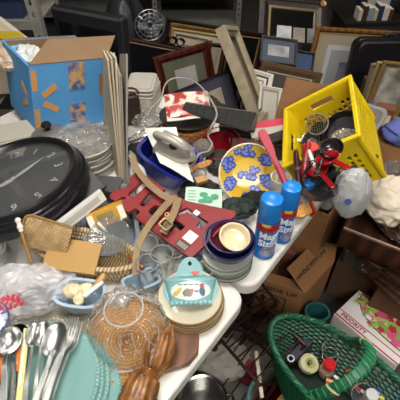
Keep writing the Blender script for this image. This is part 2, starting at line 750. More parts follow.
# ================================================================ black television
TVY = 2.08
tl, tr = W(50, 5.2, .955), W(122, 18.5, .955)
x = (tr - tl).normalized()
tvw = (tr - tl).length
M = frame3(tr, x, V((0, 0.10, 1)))
t = thing('television', 'large black flat television standing behind the blue box', 'television', M)
hh = tr.z - .01
bm = NB(); prism(bm, rrect(tvw, hh, .018, 4, -tvw / 2, -hh / 2), -.05, 0)
obj('casing', bm, mat('#1b1c20', .5), t, bevel=.008, seg=3)
bm = NB(); prism(bm, rrect(tvw - .07, hh - .09, .005, 2, -tvw / 2, -hh / 2 - .02), .0005, .002)
obj('screen', bm, mat('#0c0d12', .16), t)
bm = NB(); box(bm, (-tvw / 2, -.011, .001), (tvw - .03, .014, .006))
obj('top_bezel', bm, mat('#4a4b50', .35), t, smooth=0, bevel=.002)

# ================================================================ black panel with brown moulding and iron scroll
a, b = Yp(124, 36, 2.35), Yp(190, 49, 2.45)
t = pic_top('framed_chalkboard', 'black board in a brown wooden frame with iron scroll on top, beside the television', a, b, R(6), .022, .03, mat('#4e2f22', .4, wave=('#33201a', 9, 4)), [(.0, mat('#0f0f12', .35))], cat='chalkboard', lip=mat('#cdb58f', .4))
bm = NB()
w = (b - a).length
hh = (t.matrix_world.inverted() @ a).y
for s in (.58, .70, .82):
    cx = w * s
    tube(bm, [(cx + .028 * math.cos(k * PI / 8) * (1 - k * .02), hh + .03 + .026 * math.sin(k * PI / 8) * (1 - k * .02), .015) for k in range(22)], .0045, 6)
tube(bm, [(w * .5, hh + .004, .015), (w * .9, hh + .004, .015)], .004, 6)
obj('iron_scroll', bm, mat('#17161a', .4, .5), t)

# ================================================================ leaning picture frames
REDW = mat('#5a2218', .35, wave=('#3c160f', 7, 5), stretch=(1, 1, 1))
DKW = mat('#2f1c14', .4, wave=('#1d110d', 8, 4))
GOLD = mat('#a87f45', .35, .35, var=('#7b5a2c', 20, .3))
CREAMF = mat('#b4a68a', .5, var=('#968870', 25, .25))
BLKF = mat('#15131a', .35)
WHT = mat('#d9d5cb', .6)
pic_top('framed_picture', 'red-brown wooden frame with a green-grey mat and pale print, upright behind the purple-matted one',
        Yp(152, 57, 2.02), Yp(208, 41, 2.12), R(10), .042, .03, REDW,
        [(.0, mat('#6c6c55', .8, var=('#585842', 12, .3))), (.055, mat('#a8a79d', .7)), (.004, mat('#c6c2b8', .6, var=('#8f8f90', 5, .25)))], h=.38)
pic_top('framed_picture', 'thin black frame with a wide purple-grey mat, leaning in front of the red-brown frame',
        Yp(163, 96, 1.80), Yp(229, 69, 1.93), R(14), .007, .02, BLKF,
        [(.0, mat('#4b4456', .8)), (.062, mat('#b8b4ae', .7)), (.004, mat('#8f887c', .6, var=('#c9b79a', 9, .3)))], h=.30)
# the tall cream frame seen almost edge on
tl = Yp(221, 30, 1.95); tr = Yp(234, 31, 2.25)
bl = Yp(253, 128, 1.62)
picture('framed_picture', 'tall cream moulded frame tilted sideways, seen nearly edge on among the frames', bl, bl + (tr - tl), tl, .04, .05, CREAMF,
        [(.0, mat('#57503f', .7)), (.05, mat('#8f8872', .7, var=('#5d5b4c', 6, .3)))], lip=mat('#5e5037', .4, .3))
# row of gold and dark frames, top edges showing
rows = [
    (166, 17, 243, 30, 3.05, DKW, 'dark brown frame rearmost in the row of gold frames', '#3b2c22', .03),
    (171, 22, 240, 33, 2.9, GOLD, 'gilded frame second from the back in the row', '#8f7a55', .03),
    (172, 27, 236, 37, 2.75, mat('#c3a468', .4, .2), 'light gold frame with a white print, third from the back in the row', '#d8d4c8', .02),
    (176, 33, 212, 40, 2.6, mat('#8a6a3a', .4), 'frame with a cream sheet and small grey print, foremost in the row', '#cbbfa4', .008),
]
for (x0, y0, x1, y1, Y, fm, lab, inner, fw) in rows:
    pic_top('framed_picture', lab, Yp(x0, y0, Y), Yp(x1, y1, Y + .05), R(8), fw, .025, fm,
            [(.0, mat(inner, .7)), (.05, mat('#a09a88', .6, var=('#5f5a50', 6, .35)))], group='row of gold frames')
pic_top('framed_picture', 'narrow dark frame with a gold lip and black centre, left of the mirror',
        Yp(226, 28, 2.5), Yp(264, 33, 2.62), R(9), .03, .03, DKW, [(.0, mat('#0d0c10', .4))], lip=mat('#b9995c', .4, .4))
pic_top('framed_picture', 'small brown wooden frame wedged between the red-brown and the cream frame',
        Yp(209, 42, 2.3), Yp(225, 44, 2.32), R(9), .018, .025, mat('#4b2c1c', .4), [(.0, mat('#b8ad95', .7)), (.012, mat('#6b6455', .6, var=('#c4bba6', 14, .3)))])

# mirror with corner rosettes
tl = Yp(273, -3, 3.15); tr = Yp(340, 4, 3.15); bl = Yp(255, 66, 2.75)
mi = picture('framed_mirror', 'dark framed mirror with corner rosettes, leaning at the back', bl, bl + (tr - tl), tl, .075, .04, DKW,
             [(.0, mat('#b4babd', .08, 1.0))], cat='mirror', lip=mat('#7f6a4a', .4, .4))
Mi = mi.matrix_world.inverted()
w = (Mi @ (bl + tr - tl)).x; h = (Mi @ tl).y
for (cx, cy) in ((.037, h - .037), (w - .037, h - .037), (.037, .037), (w - .037, .037)):
    bm = NB(); lathe(bm, [(0, .046), (.008, .05), (.016, .044), (.022, .046), (.024, .036), (0, .036)], 20)
    obj('rosette', bm, mat('#b08d5a', .35, .5), mi, M=Matrix.Translation((cx, cy, 0)))
# three little photographs tucked in front of the mirror
for k, (px, py, hx, hx2, lab) in enumerate([(284, 33, '#d8d8d4', '#9fa7b0', 'pale photograph propped on the mirror, beside the grey one'),
                                         (299, 35, '#7e7a78', '#a89a86', 'grey landscape photograph propped on the mirror, middle of three'),
                                         (313, 36, '#8d8a88', '#5a5a60', 'grey and tan photograph propped on the mirror, nearest the big gold frame')]):
    c = Yp(px, py, 2.86)
    M = frame3(c, tr - tl, tl - bl)
    bm = NB(); box(bm, (0, 0, 0), (.105 if k == 0 else .085, .105, .004))
    o = solo('photo_print', lab, 'photograph', bm, mat(hx, .5, var=(hx2, 9, .2)), M, smooth=0)

# small blue-grey matted picture
tl = Yp(267, 37, 2.55); tr = Yp(303, 42, 2.55); bl = Yp(259, 62, 2.42)
picture('framed_picture', 'small grey frame, blue-grey mat and pale print, in front of the mirror', bl, bl + (tr - tl), tl, .015, .02, mat('#3d3633', .5),
        [(.0, mat('#4f5868', .8)), (.035, mat('#b8b6b4', .7)), (.002, mat('#c3bcb4', .6, var=('#7e8390', 8, .12)))])
tl = Yp(296, 51, 2.5); tr = Yp(316, 54, 2.5); bl = Yp(292, 70, 2.42)
picture('framed_picture', 'small deep blue picture in a dark frame, beside the blue-grey matted one', bl, bl + (tr - tl), tl, .012, .02, DKW, [(.0, mat('#1c3358', .5, var=('#2a4a72', 9, .3)))])
pic_top('framed_picture', 'brown wooden frame set with a white line and slate print, behind the cardboard sheet', Yp(262, 60, 2.3), Yp(322, 73, 2.35), R(12), .05, .02, mat('#6d5138', .6, var=('#5b4430', 20, .3)),
        [(.0, mat('#c9c2b0', .7)), (.008, mat('#3e4448', .5, var=('#6b665c', 6, .3)))])
# white frames
tl = Yp(246, 68, 2.1); tr = Yp(277, 77, 2.1); bl = Yp(231, 122, 1.86)
picture('framed_picture', 'white frame with black and green inner lines, leaning right of the cream frame', bl, bl + (tr - tl), tl, .022, .02, mat('#d9d3c2', .5),
        [(.0, mat('#191a17', .5)), (.010, mat('#d6d1c2', .6)), (.016, mat('#3b4a3e', .6)), (.006, mat('#cfc9b8', .6)), (.02, mat('#5d5348', .6))][:5])
tl = Yp(270, 88, 1.98); tr = Yp(292, 92, 1.98); bl = Yp(256, 124, 1.8)
picture('framed_picture', 'second white frame, half behind the cardboard sheet', bl, bl + (tr - tl), tl, .016, .02, mat('#cfcabd', .5), [(.0, mat('#8a8478', .6)), (.01, mat('#b7b0a2', .6))])

# brown cardboard sheet
bl = W(258, 140, TBL + .004)
tl = Yp(287, 77, bl.y + .10)
tr = Yp(340, 88, bl.y + .16)
M = frame3(tl, tl.lerp(tr, 1) - tl, tl - bl)
h = (tl - bl).length
bm = NB(); sheet(bm, lambda u, v: (u * .25, -v * h, .004 * math.sin(u * 5) * math.sin(v * 4)), 12, 12, .006, (0, 0, 1))
solo('cardboard_sheet', 'plain brown cardboard sheet leaning behind the yellow crate', 'cardboard', bm, mat('#9a7049', .8, var=('#8a633f', 6, .3)), M, smooth=30)

# big gold-framed picture
tl = Yp(316, 26, 2.55); tr = Yp(432, 33, 2.6)
pic_top('framed_picture', 'big oak-gold frame, wide beige mat, purple and white print, leaning behind the crate', tl, tr, R(7), .03, .035, mat('#8f6232', .4, wave=('#74491f', 6, 3)),
        [(.0, mat('#b4a68c', .85)), (.075, mat('#cfcfd0', .6)), (.03, mat('#a3a6a6', .8)), (.075, mat('#8d8796', .6, var=('#35304c', 5, .12)))], lip=mat('#c7a56a', .4, .2), h=.62)
# black rounded case in front of it
tl = Yp(360, 42, 2.22)
M = frame3(tl, V((1, .05, 0)), V((0, .12, 1)))
t = thing('hard_suitcase', 'black round-cornered suitcase standing on end in front of the big gold frame', 'suitcase', M)
hh = tl.z - .012
bm = NB(); prism(bm, rrect(.46, hh, .05, 6, .23, -hh / 2), -.12, 0)
obj('shell', bm, mat('#111013', .45), t, bevel=.012, seg=3)
bm = NB(); tube(bm, [(*p, -.05) for p in rrect(.462, hh + .002, .05, 6, .23, -hh / 2)], .006, 6, closed=True)
obj('edge_trim', bm, mat('#2a2629', .35, .3), t)
bm = NB(); tube(bm, spline([(.17, 0, -.06), (.18, .022, -.06), (.28, .022, -.06), (.29, 0, -.06)], 5), .008, 8)
obj('handle', bm, mat('#1b191c', .4), t)
# frames in front of the case
fr = [(371, 63, 385, 63, 1.95, '#9c8c6e', '#b9b19c', 'thin tan frame leftmost of those before the black suitcase'),
      (377, 61, 398, 62, 1.9, '#b59a66', '#8f8775', 'tan gold frame beside the thin tan one before the suitcase'),
      (383, 60, 420, 64, 1.86, '#8d7346', '#7b705e', 'bronze frame with a white and grey print before the suitcase')]
for k, (x0, y0, x1, y1, Y, a1, a2, lab) in enumerate(fr):
    pic_top('framed_picture', lab, Yp(x0, y0, Y), Yp(x1, y1, Y), R(5), .012 + .004 * k, .02, mat(a1, .4, .15), [(.0, mat(a2, .6)), (.012, mat('#c8c2b4', .6, var=('#55524e', 14, .2)))], h=.3, group='frames before the suitcase')
# wooden tray they stand on
c = Yp(390, 101, 1.84)
bm = NB(); open_box(bm, .34, .26, c.z, .012)
bm2 = NB()
t = thing('wooden_crate', 'old wooden crate with a pale front under the tan frames, right of the yellow crate', 'crate', at((c.x + .11, 1.98, 0), R(-4)))
obj('crate_body', bm, mat('#5a4030', .6, wave=('#463024', 5, 4)), t, smooth=0)
box(bm2, (0, -.135, c.z - .035), (.30, .008, .04))
obj('front_label', bm2, mat('#b7ab98', .6), t, smooth=0)

# shelf of books at the upper right
bz = Yp(375, 24, 2.9).z
t = thing('low_bookshelf', 'low black shelf across the top right, loaded with books', 'shelf', at((Yp(385, 24, 2.9).x + .12, 2.95, 0), R(3)))
bm = NB(); box(bm, (0, .14, bz - .015), (.8, .3, .03))
obj('shelf_board', bm, mat('#17130f', .5), t, smooth=0, bevel=.003)
for s in (-1, 1):
    bm = NB(); box(bm, (s * .38, .14, (bz - .03) / 2), (.03, .28, bz - .03))
    obj('side_panel', bm, mat('#241b15', .5), t, smooth=0)
sh = t.matrix_world
bx = [(-.20, .10, '#20264a', .22, .16, .14, 'dark blue box file with a pale label, on the top right shelf'),
      ]
def box_thing(name, label, cat, M, s, hx, lab=None, labs=None):
    t = thing(name, label, cat, M)
    bm = NB(); box(bm, (0, 0, s[2] / 2), s)
    obj('carton', bm, mat(hx, .55), t, smooth=0, bevel=.003)
    if lab:
        bm = NB(); box(bm, (0, -s[1] / 2 - .0008, s[2] / 2), (labs[0], .0015, labs[1]))
        obj('label_panel', bm, mat(lab, .6), t, smooth=0)
    return t
box_thing('file_box', 'dark blue box file with a pale panel, on the top right shelf', 'box', sh @ at((-.12, .2, bz)), (.26, .1, .22), '#1f2445', '#b9b3ac', (.17, .15))
cols = [('#c9c1b0', 'cream paperback'), ('#3d2b22', 'dark brown book'), ('#8e9aa6', 'grey-blue book'), ('#c4b08a', 'tan book'), ('#2b3350', 'navy book'), ('#cfcac0', 'white book'), ('#5b2b22', 'maroon book')]
x = -.30
for k, (hx, nm) in enumerate(cols):
    w = .026 + .008 * (k % 3)
    hgt = .075 + .012 * ((k * 5) % 3)
    M = sh @ at((x + w / 2, .065, bz))
    t = thing('hardback_book', '%s, %s from the left in the front row on the top right shelf' % (nm, ['first', 'second', 'third', 'fourth', 'fifth', 'sixth', 'last'][k]), 'book', M, 'books on the top right shelf')
    bm = NB(); box(bm, (0, 0, hgt / 2), (w, .09, hgt))
    obj('cover', bm, mat(hx, .6), t, smooth=0, bevel=.002)
    bm = NB(); box(bm, (0, 0, hgt / 2), (w - .006, .086, hgt + .001))
    obj('pages', bm, mat('#d3cab6', .8), t, smooth=0)
    x += w + .003
x = .05
for k, hx in enumerate(['#4a3426', '#6b4a30', '#c8b98f', '#3a2a22']):
    w = .04
    t = thing('hardback_book', '%s book standing right of the dark blue box file' % ['dark walnut', 'chestnut', 'sand-coloured', 'black-brown'][k], 'book', sh @ at((x + w / 2 + .03, .2, bz)), 'books beside the box file')
    bm = NB(); box(bm, (0, 0, .1), (w, .12, .2))
    obj('cover', bm, mat(hx, .6), t, smooth=0, bevel=.003)
    bm = NB(); box(bm, (0, 0, .1), (w - .008, .116, .202))
    obj('pages', bm, mat('#d3cab6', .8), t, smooth=0)
    x += w + .003
# ================================================================ left pile: box, boards, clock
CARD = mat('#a5774c', .85, var=('#946840', 7, .3))
CARD_IN = mat('#8f7355', .85, var=('#806549', 7, .3))
BLUEC = mat('#559bd2', .6, var=('#4a8ec6', 6, .3))
ORANGE = mat('#c99254', .7)

# blue carton with raised flap
bw, bd, bh = .272, .25, .245
Mb = at((-.55, 1.355, TBL + .022), R(38), 0, R(11))
t = thing('shipping_carton', 'bright blue carton with an orange spark mark, taped and open, brown flap raised', 'box', Mb)
bm = NB(); open_box(bm, bw, bd, bh, .005)
obj('carton_body', bm, BLUEC, t, smooth=0)
bm = NB()
box(bm, (0, 0, .006), (bw - .014, bd - .014, .002))
for s in (-1, 1):
    box(bm, (0, s * (bd / 2 - .0058), bh / 2), (bw - .012, .001, bh - .002))
    box(bm, (s * (bw / 2 - .0058), 0, bh / 2), (.001, bd - .012, bh - .002))
obj('inner_lining', bm, CARD_IN, t, smooth=0)


def flap(t, o, e, up, th, m, name='flap', taper=.04):
    o, e, up = V(o), V(e), V(up)
    n = (e - o).cross(up).normalized() * th
    pts = [o, e, e + up - (e - o) * taper, o + up + (e - o) * taper]
    bm = NB()
    a = [bm.verts.new(p) for p in pts]
    b = [bm.verts.new(p + n) for p in pts]
    bm.faces.new(a); bm.faces.new(b[::-1])
    for i in range(4):
        j = (i + 1) % 4
        bm.faces.new((a[i], b[i], b[j], a[j]))
    return obj(name, bm, m, t, smooth=0)


flap(t, (-bw / 2, -bd / 2, bh), (bw / 2, -bd / 2, bh), (.085, .075, .05), .004, CARD_IN)
flap(t, (-bw / 2, bd / 2, bh), (bw / 2, bd / 2, bh), (0, .09, -.03), .004, CARD_IN)
flap(t, (-bw / 2, -bd / 2, bh), (-bw / 2, bd / 2, bh), (.05, 0, -.10), .004, BLUEC)
# spark mark: dashes round a centre on the corner of the carton
bm = NB()
for k, an in enumerate((35, -32)):
    M = Matrix.Translation((-bw / 2 + .018, -bd / 2 - .001, bh * .5)) @ Matrix.Rotation(-R(an), 4, 'Y')
    box(bm, (.052, 0, 0), (.058, .0015, .021), M)
for k, an in enumerate((90, -90)):
    M = Matrix.Translation((-bw / 2 + .012, -bd / 2 - .001, bh * .5 + (.07 if an > 0 else -.065))) @ Matrix.Rotation(-R(an), 4, 'Y')
    box(bm, (0, 0, 0), (.07, .0015, .018), M)
for k, an in enumerate((35, -32)):
    M = Matrix.Translation((-bw / 2 - .001, -bd / 2 + .03, bh * .47)) @ Matrix.Rotation(R(an), 4, 'X')
    box(bm, (0, .046, 0), (.0015, .05, .019), M)
obj('spark_mark', bm, ORANGE, t, smooth=0)
for zz, hh in ((bh * .79, .095), (bh * .2, .09)):
    bm = NB(); box(bm, (.022, -bd / 2 - .0012, zz), (.058, .0018, hh))
    obj('packing_tape', bm, mat('#c59c66', .35, var=('#2f5d95', 38, .12)), t, smooth=0)
bm = NB(); box(bm, (bw / 2 - .022, -bd / 2 - .001, bh * .62), (.014, .0015, .075))
for k in range(6):
    pass
obj('side_strip', bm, mat('#b07a3c', .7, wave=('#7d5a33', 60, 0)), t, smooth=0)

# crumpled packs inside the open carton
for k, (px, py, hx, lab) in enumerate([(14, 55, '#7fb2cf', 'pale blue crumpled packet at the left corner of the open blue carton'),
                                     (30, 57, '#d5d6d3', 'white folded packet sticking out of the blue carton by its flap'),
                                     (7, 60, '#c9b39a', 'beige paper bundle at the left edge of the blue carton')]):
    c = W(px, py, TBL + .235)
    bm = NB(); blob(bm, (.045, .05, .03), .35, 1.8, 4, True, k)
    solo('crumpled_packet', lab, 'packet', bm, mat(hx, .4, bump=(30, .3)), at(c, R(30 * k), R(20), R(10)))

# white games board behind with diagonal edge, and yellow folder
a, b = Yp(-40, -14, 1.74), Yp(41, 49, 1.74)
x = (b - a).normalized()
M = frame3(b, x, V((x.z * -1, .25, x.x)))
t = thing('display_board', 'white folded display board with a slanting top edge behind the yellow folder', 'board', M)
bm = NB(); box(bm, (-.28, -.24, -.008), (.56, .48, .016))
obj('board_panel', bm, mat('#d8cbb2', .6), t, smooth=0)
bm = NB(); box(bm, (-.28, -.006, .002), (.56, .012, .006))
obj('edge_band', bm, mat('#e6e0d2', .5), t, smooth=0)
bm = NB()
for k in range(4):
    tube(bm, [(-.40 + .022 * k + .006 * math.sin(j), -.075 - .006 * math.cos(j * 1.3), .0012) for j in range(5)], .003, 5)
obj('pink_scribble', bm, mat('#cf8f93', .6), t)
a = Yp(-25, 31, 1.66)
M = frame3(a, V((1, .05, -.03)), V((0, .3, 1)))
bm = NB()
prism(bm, [(0, 0), (.165, 0), (.178, -.006), (.186, -.02), (.20, -.17), (0, -.17)], -.02, 0)
solo('plastic_folder', 'mustard yellow plastic folder standing behind the blue carton', 'folder', bm, mat('#b7a32c', .4), M, bevel=.003)
c = W(4, 62, TBL)
bm = NB(); box(bm, (0, 0, .09), (.3, .12, .18))
solo('storage_box', 'plain cream carton holding up the yellow folder', 'box', bm, mat('#b3a68d', .7), at((a.x + .10, 1.60, TBL), R(4)), smooth=0, bevel=.003)

# fan of thin white boards
for k in range(6):
    f = k / 5
    nb = W(121 + 6 * f, 188 + 9 * f, TBL + .004)
    nt = Yp(108 + 19 * f, 60 - 6 * f if k != 3 else 74, nb.y + .03)
    fb = W(104 + 13 * f, 133 + 4 * f, TBL + .004)
    ft = Yp(103.5 + 17 * f, 50 + 4 * f, fb.y - .02)
    if k == 4:
        nt = Yp(121, 76, nb.y + .03); ft = Yp(117, 66, fb.y)
    bm = NB()
    n = V((.0022, 0.0006, 0))
    A = [bm.verts.new(p + n) for p in (nb, nt, ft, fb)]
    B = [bm.verts.new(p - n) for p in (nb, nt, ft, fb)]
    bm.faces.new(A); bm.faces.new(B[::-1])
    for i in range(4):
        bm.faces.new((A[i], B[i], B[(i + 1) % 4], A[(i + 1) % 4]))
    bm.transform(Matrix.Translation(-nb))
    lab = ['leftmost of the thin upright boards right of the blue carton, ivory', 'second thin upright board from the blue carton, ivory', 'third thin upright board from the blue carton, off-white',
           'short off-white board fourth in the fan of upright boards', 'grey-faced board fifth in the fan, below its neighbours', 'rightmost thin upright board of the fan, grey face and white edge'][k]
    solo('thin_board', lab, 'board', bm, mat(['#cbbfa4', '#c4b698', '#cdc3ac', '#bdb39c', '#9d988c', '#a8a295'][k], .6), nb, 'fan of thin boards', smooth=0)
# colourful packet between carton and boards
c = W(101, 112, TBL + .002)
bm = NB(); box(bm, (0, 0, .1), (.010, .06, .2))
t = solo('magazine', 'colourful magazine edge squeezed between the blue carton and the thin boards', 'magazine', bm, mat('#7a3a40', .5, var=('#b58a4a', 34, .12)), at(W(106, 112, TBL + .001), R(-10)), smooth=0)
# red capped thing by boards
bm = NB(); lathe(bm, [(0, 0), (.014, 0), (.014, .17), (.008, .2), (0, .2)], 20)
t = thing('glue_bottle', 'grey bottle with a red cap between the thin boards', 'bottle', W(119, 118, TBL))
obj('bottle_body', bm, mat('#a7a39a', .4), t)
bm = NB(); lathe(bm, [(0, .2), (.011, .2), (.009, .235), (0, .237)], 20)
obj('cap', bm, mat('#a8323a', .4), t)

# white plastic boxes behind, right of the boards
for k, (z0, s, dx) in enumerate([(0, (.115, .15, .07), 0), (.072, (.12, .155, .012), .004), (.086, (.115, .15, .012), -.008), (.10, (.11, .15, .012), -.012)]):
    c = W(146, 124, TBL)
    bm = NB()
    if k == 0:
        prism(bm, rrect(s[0], s[1], .02, 4), 0, s[2])
    else:
        prism(bm, rrect(s[0], s[1], .02, 4), 0, s[2] * .6)
        prism(bm, rrect(s[0] - .02, s[1] - .02, .015, 4), s[2] * .6, s[2])
    solo('plastic_box' if k == 0 else 'box_lid', ['white plastic box under a pile of lids, left of the red-brown frame', 'lowest white lid on the plastic box', 'middle white lid on the plastic box', 'topmost white lid on the plastic box'][k],
         'box' if k == 0 else 'lid', bm, mat('#b7b1a4', .5), at((c.x - .02, c.y + .13, TBL + .003 + z0), R(-12 + 3 * k)), 'white box and lids' if k else None, bevel=.003)
c = W(133, 124, TBL)
t = thing('leather_case', 'dark brown rounded leather case between the thin boards and the white box', 'case', at((c.x, c.y, TBL + .003), R(20)))
bm = NB(); prism(bm, rrect(.07, .12, .02, 5, 0, .06), -.015, .015); bm.transform(Matrix.Rotation(PI / 2, 4, 'X'))
obj('case_body', bm, mat('#2c1d15', .4), t, bevel=.006)
bm = NB(); tube(bm, [(.036 * math.cos(k * PI / 8), 0, .118 + .03 * math.sin(k * PI / 8)) for k in range(9)], .004, 6)
obj('strap_handle', bm, mat('#4a3122', .5), t)

# wire strainer under clear wrap
c = W(142, 134, TBL + .06)
t = thing('wire_strainer', 'round wire mesh strainer between the brown case and the amber basket', 'strainer', at(c, 0, R(-18), R(-25)))
bm = NB()
for k in range(-5, 6):
    y = k * .0095; L = math.sqrt(max(.055 ** 2 - y * y, 0))
    pts = [(L * math.cos(j * PI / 8), y, -.045 * math.sqrt(max(0, 1 - (y / .056) ** 2)) * math.sin(j * PI / 8)) for j in range(9)]
    tube(bm, pts, .0011, 4)
    tube(bm, [(p[1], p[0], p[2]) for p in pts], .0011, 4)
obj('mesh_bowl', bm, mat('#a9a9a6', .3, .8), t)
bm = NB(); tube(bm, [(.057 * math.cos(k * PI / 18), .057 * math.sin(k * PI / 18), 0) for k in range(36)], .003, 6, True)
obj('rim', bm, mat('#b5b5b2', .25, .9), t)
bm = NB(); tube(bm, [(.057, 0, 0), (.11, .01, .012), (.16, .02, .02)], .004, 6)
obj('handle', bm, mat('#3a2b22', .5), t)

# stack of wrapped plates right of clock
c = W(93, 178, TBL)
PLC = mat('#b9b4a8', .35)
prof = [(0, 0), (.05, 0), (.055, .004), (.088, .016), (.09, .0185), (.087, .019), (.055, .008), (0, .006)]
bm = NB(); lathe(bm, prof, 40)
base = solo('dinner_plate', 'grey-rimmed plate lowest in the stack under clear wrap', 'plate', bm, PLC, at((c.x - .02, c.y + .06, TBL + .002)), 'wrapped plates behind the clock')
names = ['second', 'third', 'fourth', 'fifth', 'sixth', 'seventh', 'eighth', 'topmost']
for k, nm in enumerate(names):
    d = dup(base, at((c.x - .02 + .003 * math.sin(k * 2), c.y + .06 + .003 * math.cos(k * 3), TBL + .002 + .0105 * (k + 1))), '%s grey-rimmed plate %sin the wrapped stack behind the black clock' % (nm, '' if k == 7 else 'from the bottom '))
zt = TBL + .002 + .0105 * 9
bm = NB(); blob(bm, (.085, .08, .022), .3, 2.5, 5, True, 3)
solo('plastic_wrap', 'crumpled clear plastic wrap heaped on the stack of plates below the blue carton', 'plastic wrap', bm, clear('#c9c9c6', .26, .12, (28, .6), .9), at((c.x - .02, c.y + .065, zt + .02)), )
# white tub and steel things under the carton
c = W(26, 148, TBL)
t = thing('plastic_tub', 'low white plastic tub below the blue carton, behind the black clock', 'tub', at((c.x - .02, c.y + .02, TBL + .002), R(20)))
bm = NB(); basin(bm, .12, .05, .055, .9, .003, .008, 6)
obj('tub_body', bm, mat('#c9c3b6', .4), t)
bm = NB(); prism(bm, rrect(.25, .11, .03, 5), .055, .063)
obj('tub_lid', bm, mat('#bdb6a8', .45), t, bevel=.002)
c = W(52, 164, TBL)
t = thing('cooking_pot', 'small dull pot with a black knob between the white tub and the wrapped plates', 'pot', at((c.x - .01, c.y + .07, TBL + .002)))
bm = NB(); lathe(bm, [(0, 0), (.05, 0), (.055, .006), (.057, .07), (.060, .072), (.055, .073), (.04, .085), (0, .092)], 32)
obj('pot_body', bm, mat('#87837b', .35, .5), t)
bm = NB(); lathe(bm, [(0, .09), (.01, .092), (.008, .10), (.018, .108), (.014, .116), (0, .118)], 20)
obj('knob', bm, mat('#151415', .35), t)

# black oval clock
CLR = .20
cc = D(17, 184, 1.12)
Mc = at(cc, R(20), R(-4), R(-8))
t = thing('wall_clock', 'big black wall clock lying face up on the left with silver numerals', 'clock', Mc)
CB = mat('#17161b', .28, coat=.3)
bm = NB(); lathe(bm, [(0, -.03), (CLR * .94, -.03), (CLR, -.022), (CLR, -.004), (CLR * .985, .004), (CLR * .95, .006), (CLR * .95, .012), (CLR * .925, .018), (CLR * .86, .016), (0, .016)], 72)
obj('case', bm, CB, t)
bm = NB(); lathe(bm, [(CLR * .92, .014), (CLR * .915, .026), (CLR * .885, .036), (CLR * .84, .034), (CLR * .80, .020), (CLR * .79, .014)], 72)
obj('bezel', bm, CB, t)
bm = NB(); lathe(bm, [(CLR * .797, .0165), (CLR * .80, .021), (CLR * .785, .022), (CLR * .78, .0165)], 72)
obj('chrome_ring', bm, mat('#8e9092', .25, .9), t)
bm = NB(); lathe(bm, [(0, .0168), (CLR * .795, .0168)], 64)
obj('dial', bm, mat('#3a4044', .35, var=('#56544f', 9, .3)), t)  # grey of a reflection put into the dial colour
SIL = mat('#dcdddb', .25, .4)
bm = NB()
for k in range(12):
    an = PI / 2 - (k + 1) * PI / 6
    r = CLR * .62
    M = Matrix.Translation((r * math.cos(an), r * math.sin(an), .0172)) @ Matrix.Rotation(an - PI / 2, 4, 'Z')
    tb = text(str(k + 1), .036, lambda p: M @ p, .0006)
    me = bpy.data.meshes.new('n'); tb.to_mesh(me); tb.free(); bm.from_mesh(me); bpy.data.meshes.remove(me)
obj('numerals', bm, SIL, t, smooth=0)
for nm, L, an, w in (('hour_hand', .075, R(200), .006), ('minute_hand', .11, R(35), .0045)):
    bm = NB(); prism(bm, [(0, -w), (L * .3, -w * 1.6), (L, 0), (L * .3, w * 1.6), (0, w)], .0185 if L < .1 else .0195, .0193 if L < .1 else .0203)
    obj(nm, bm, SIL, t, M=Matrix.Rotation(an, 4, 'Z'), smooth=0)
bm = NB(); lathe(bm, [(0, .0205), (.007, .0205), (.006, .023), (0, .0235)], 16)
obj('hand_pin', bm, SIL, t)
bm = NB(); lathe(bm, [(0, .0262), (CLR * .4, .0258), (CLR * .812, .0235)], 64)
obj('glass_cover', bm, clear('#e8eef2', .05, .06, None, .9), t)
# what the clock lies on
zc = cc.z - .05
for k, (hx, lab, dz) in enumerate([('#1a1a1c', 'black plastic tray at the bottom of the pile under the clock', 0), ('#222022', 'upper black tray directly under the wall clock', .045)]):
    hgt = (zc - TBL - .006) / 2 - .002
    bm = NB(); open_box(bm, .24, .20, hgt, .006, .012)
    solo('plastic_tray', lab, 'tray', bm, mat(hx, .45), at((cc.x - .01 + .01 * k, cc.y + .0, TBL + .003 + k * (hgt + .002)), R(25 + 8 * k)), 'black trays under the clock', smooth=0, bevel=.003)

# white slab and dark trays leaning by the clock
a, b2 = W(46, 238, TBL + .10), W(103, 194, TBL + .12)
x = (b2 - a)
M = frame3(a, x, V((-.3, 0.25, .9)))
t = thing('shelf_board', 'long narrow white plastic slab slanting beside the black clock', 'board', M)
bm = NB(); box(bm, (x.length / 2, 0, 0), (x.length, .035, .014))
obj('slab', bm, mat('#d4d2cc', .4), t, smooth=0, bevel=.003)
bm = NB(); box(bm, (x.length / 2, .0, .0076), (x.length * .8, .016, .0015))
obj('groove_strip', bm, mat('#aeaca6', .5), t, smooth=0)
for k, (p1, p2, hx, lab) in enumerate([((40, 222), (98, 178), '#2b2a2c', 'charcoal plastic tray edge between the clock and the white slab'),
                                    ((62, 238), (108, 202), '#1d1d1f', 'black flat tray between the white slab and the yellow carton')]):
    a, b2 = W(*p1, TBL + .02 + .045 * (1 - k)), W(*p2, TBL + .06 + .03 * (1 - k))
    x = b2 - a
    M = frame3(a, x, V((-.5, .5, .45 + .2 * k)))
    bm = NB(); box(bm, (x.length / 2, 0, 0), (x.length, .075, .006))
    box(bm, (x.length / 2, .036, .008), (x.length, .004, .02)); box(bm, (x.length / 2, -.036, .008), (x.length, .004, .02))
    solo('plastic_tray', lab, 'tray', bm, mat(hx, .4), M, smooth=0, bevel=.002)
# steel rack / plate below the boards
a = W(108, 188, TBL)
bm = NB()
for k in range(5):
    box(bm, (0, 0, .006 + .011 * k), (.10 - .004 * k, .07, .006))
    box(bm, (-.03, 0, .0115 + .011 * k), (.008, .05, .006))
M = at((a.x + .012, a.y - .04, TBL + .002), R(-8))
solo('metal_rack', 'small grey slatted metal rack under the fan of thin boards', 'rack', bm, mat('#6f7071', .35, .5), M, smooth=0, bevel=.001)

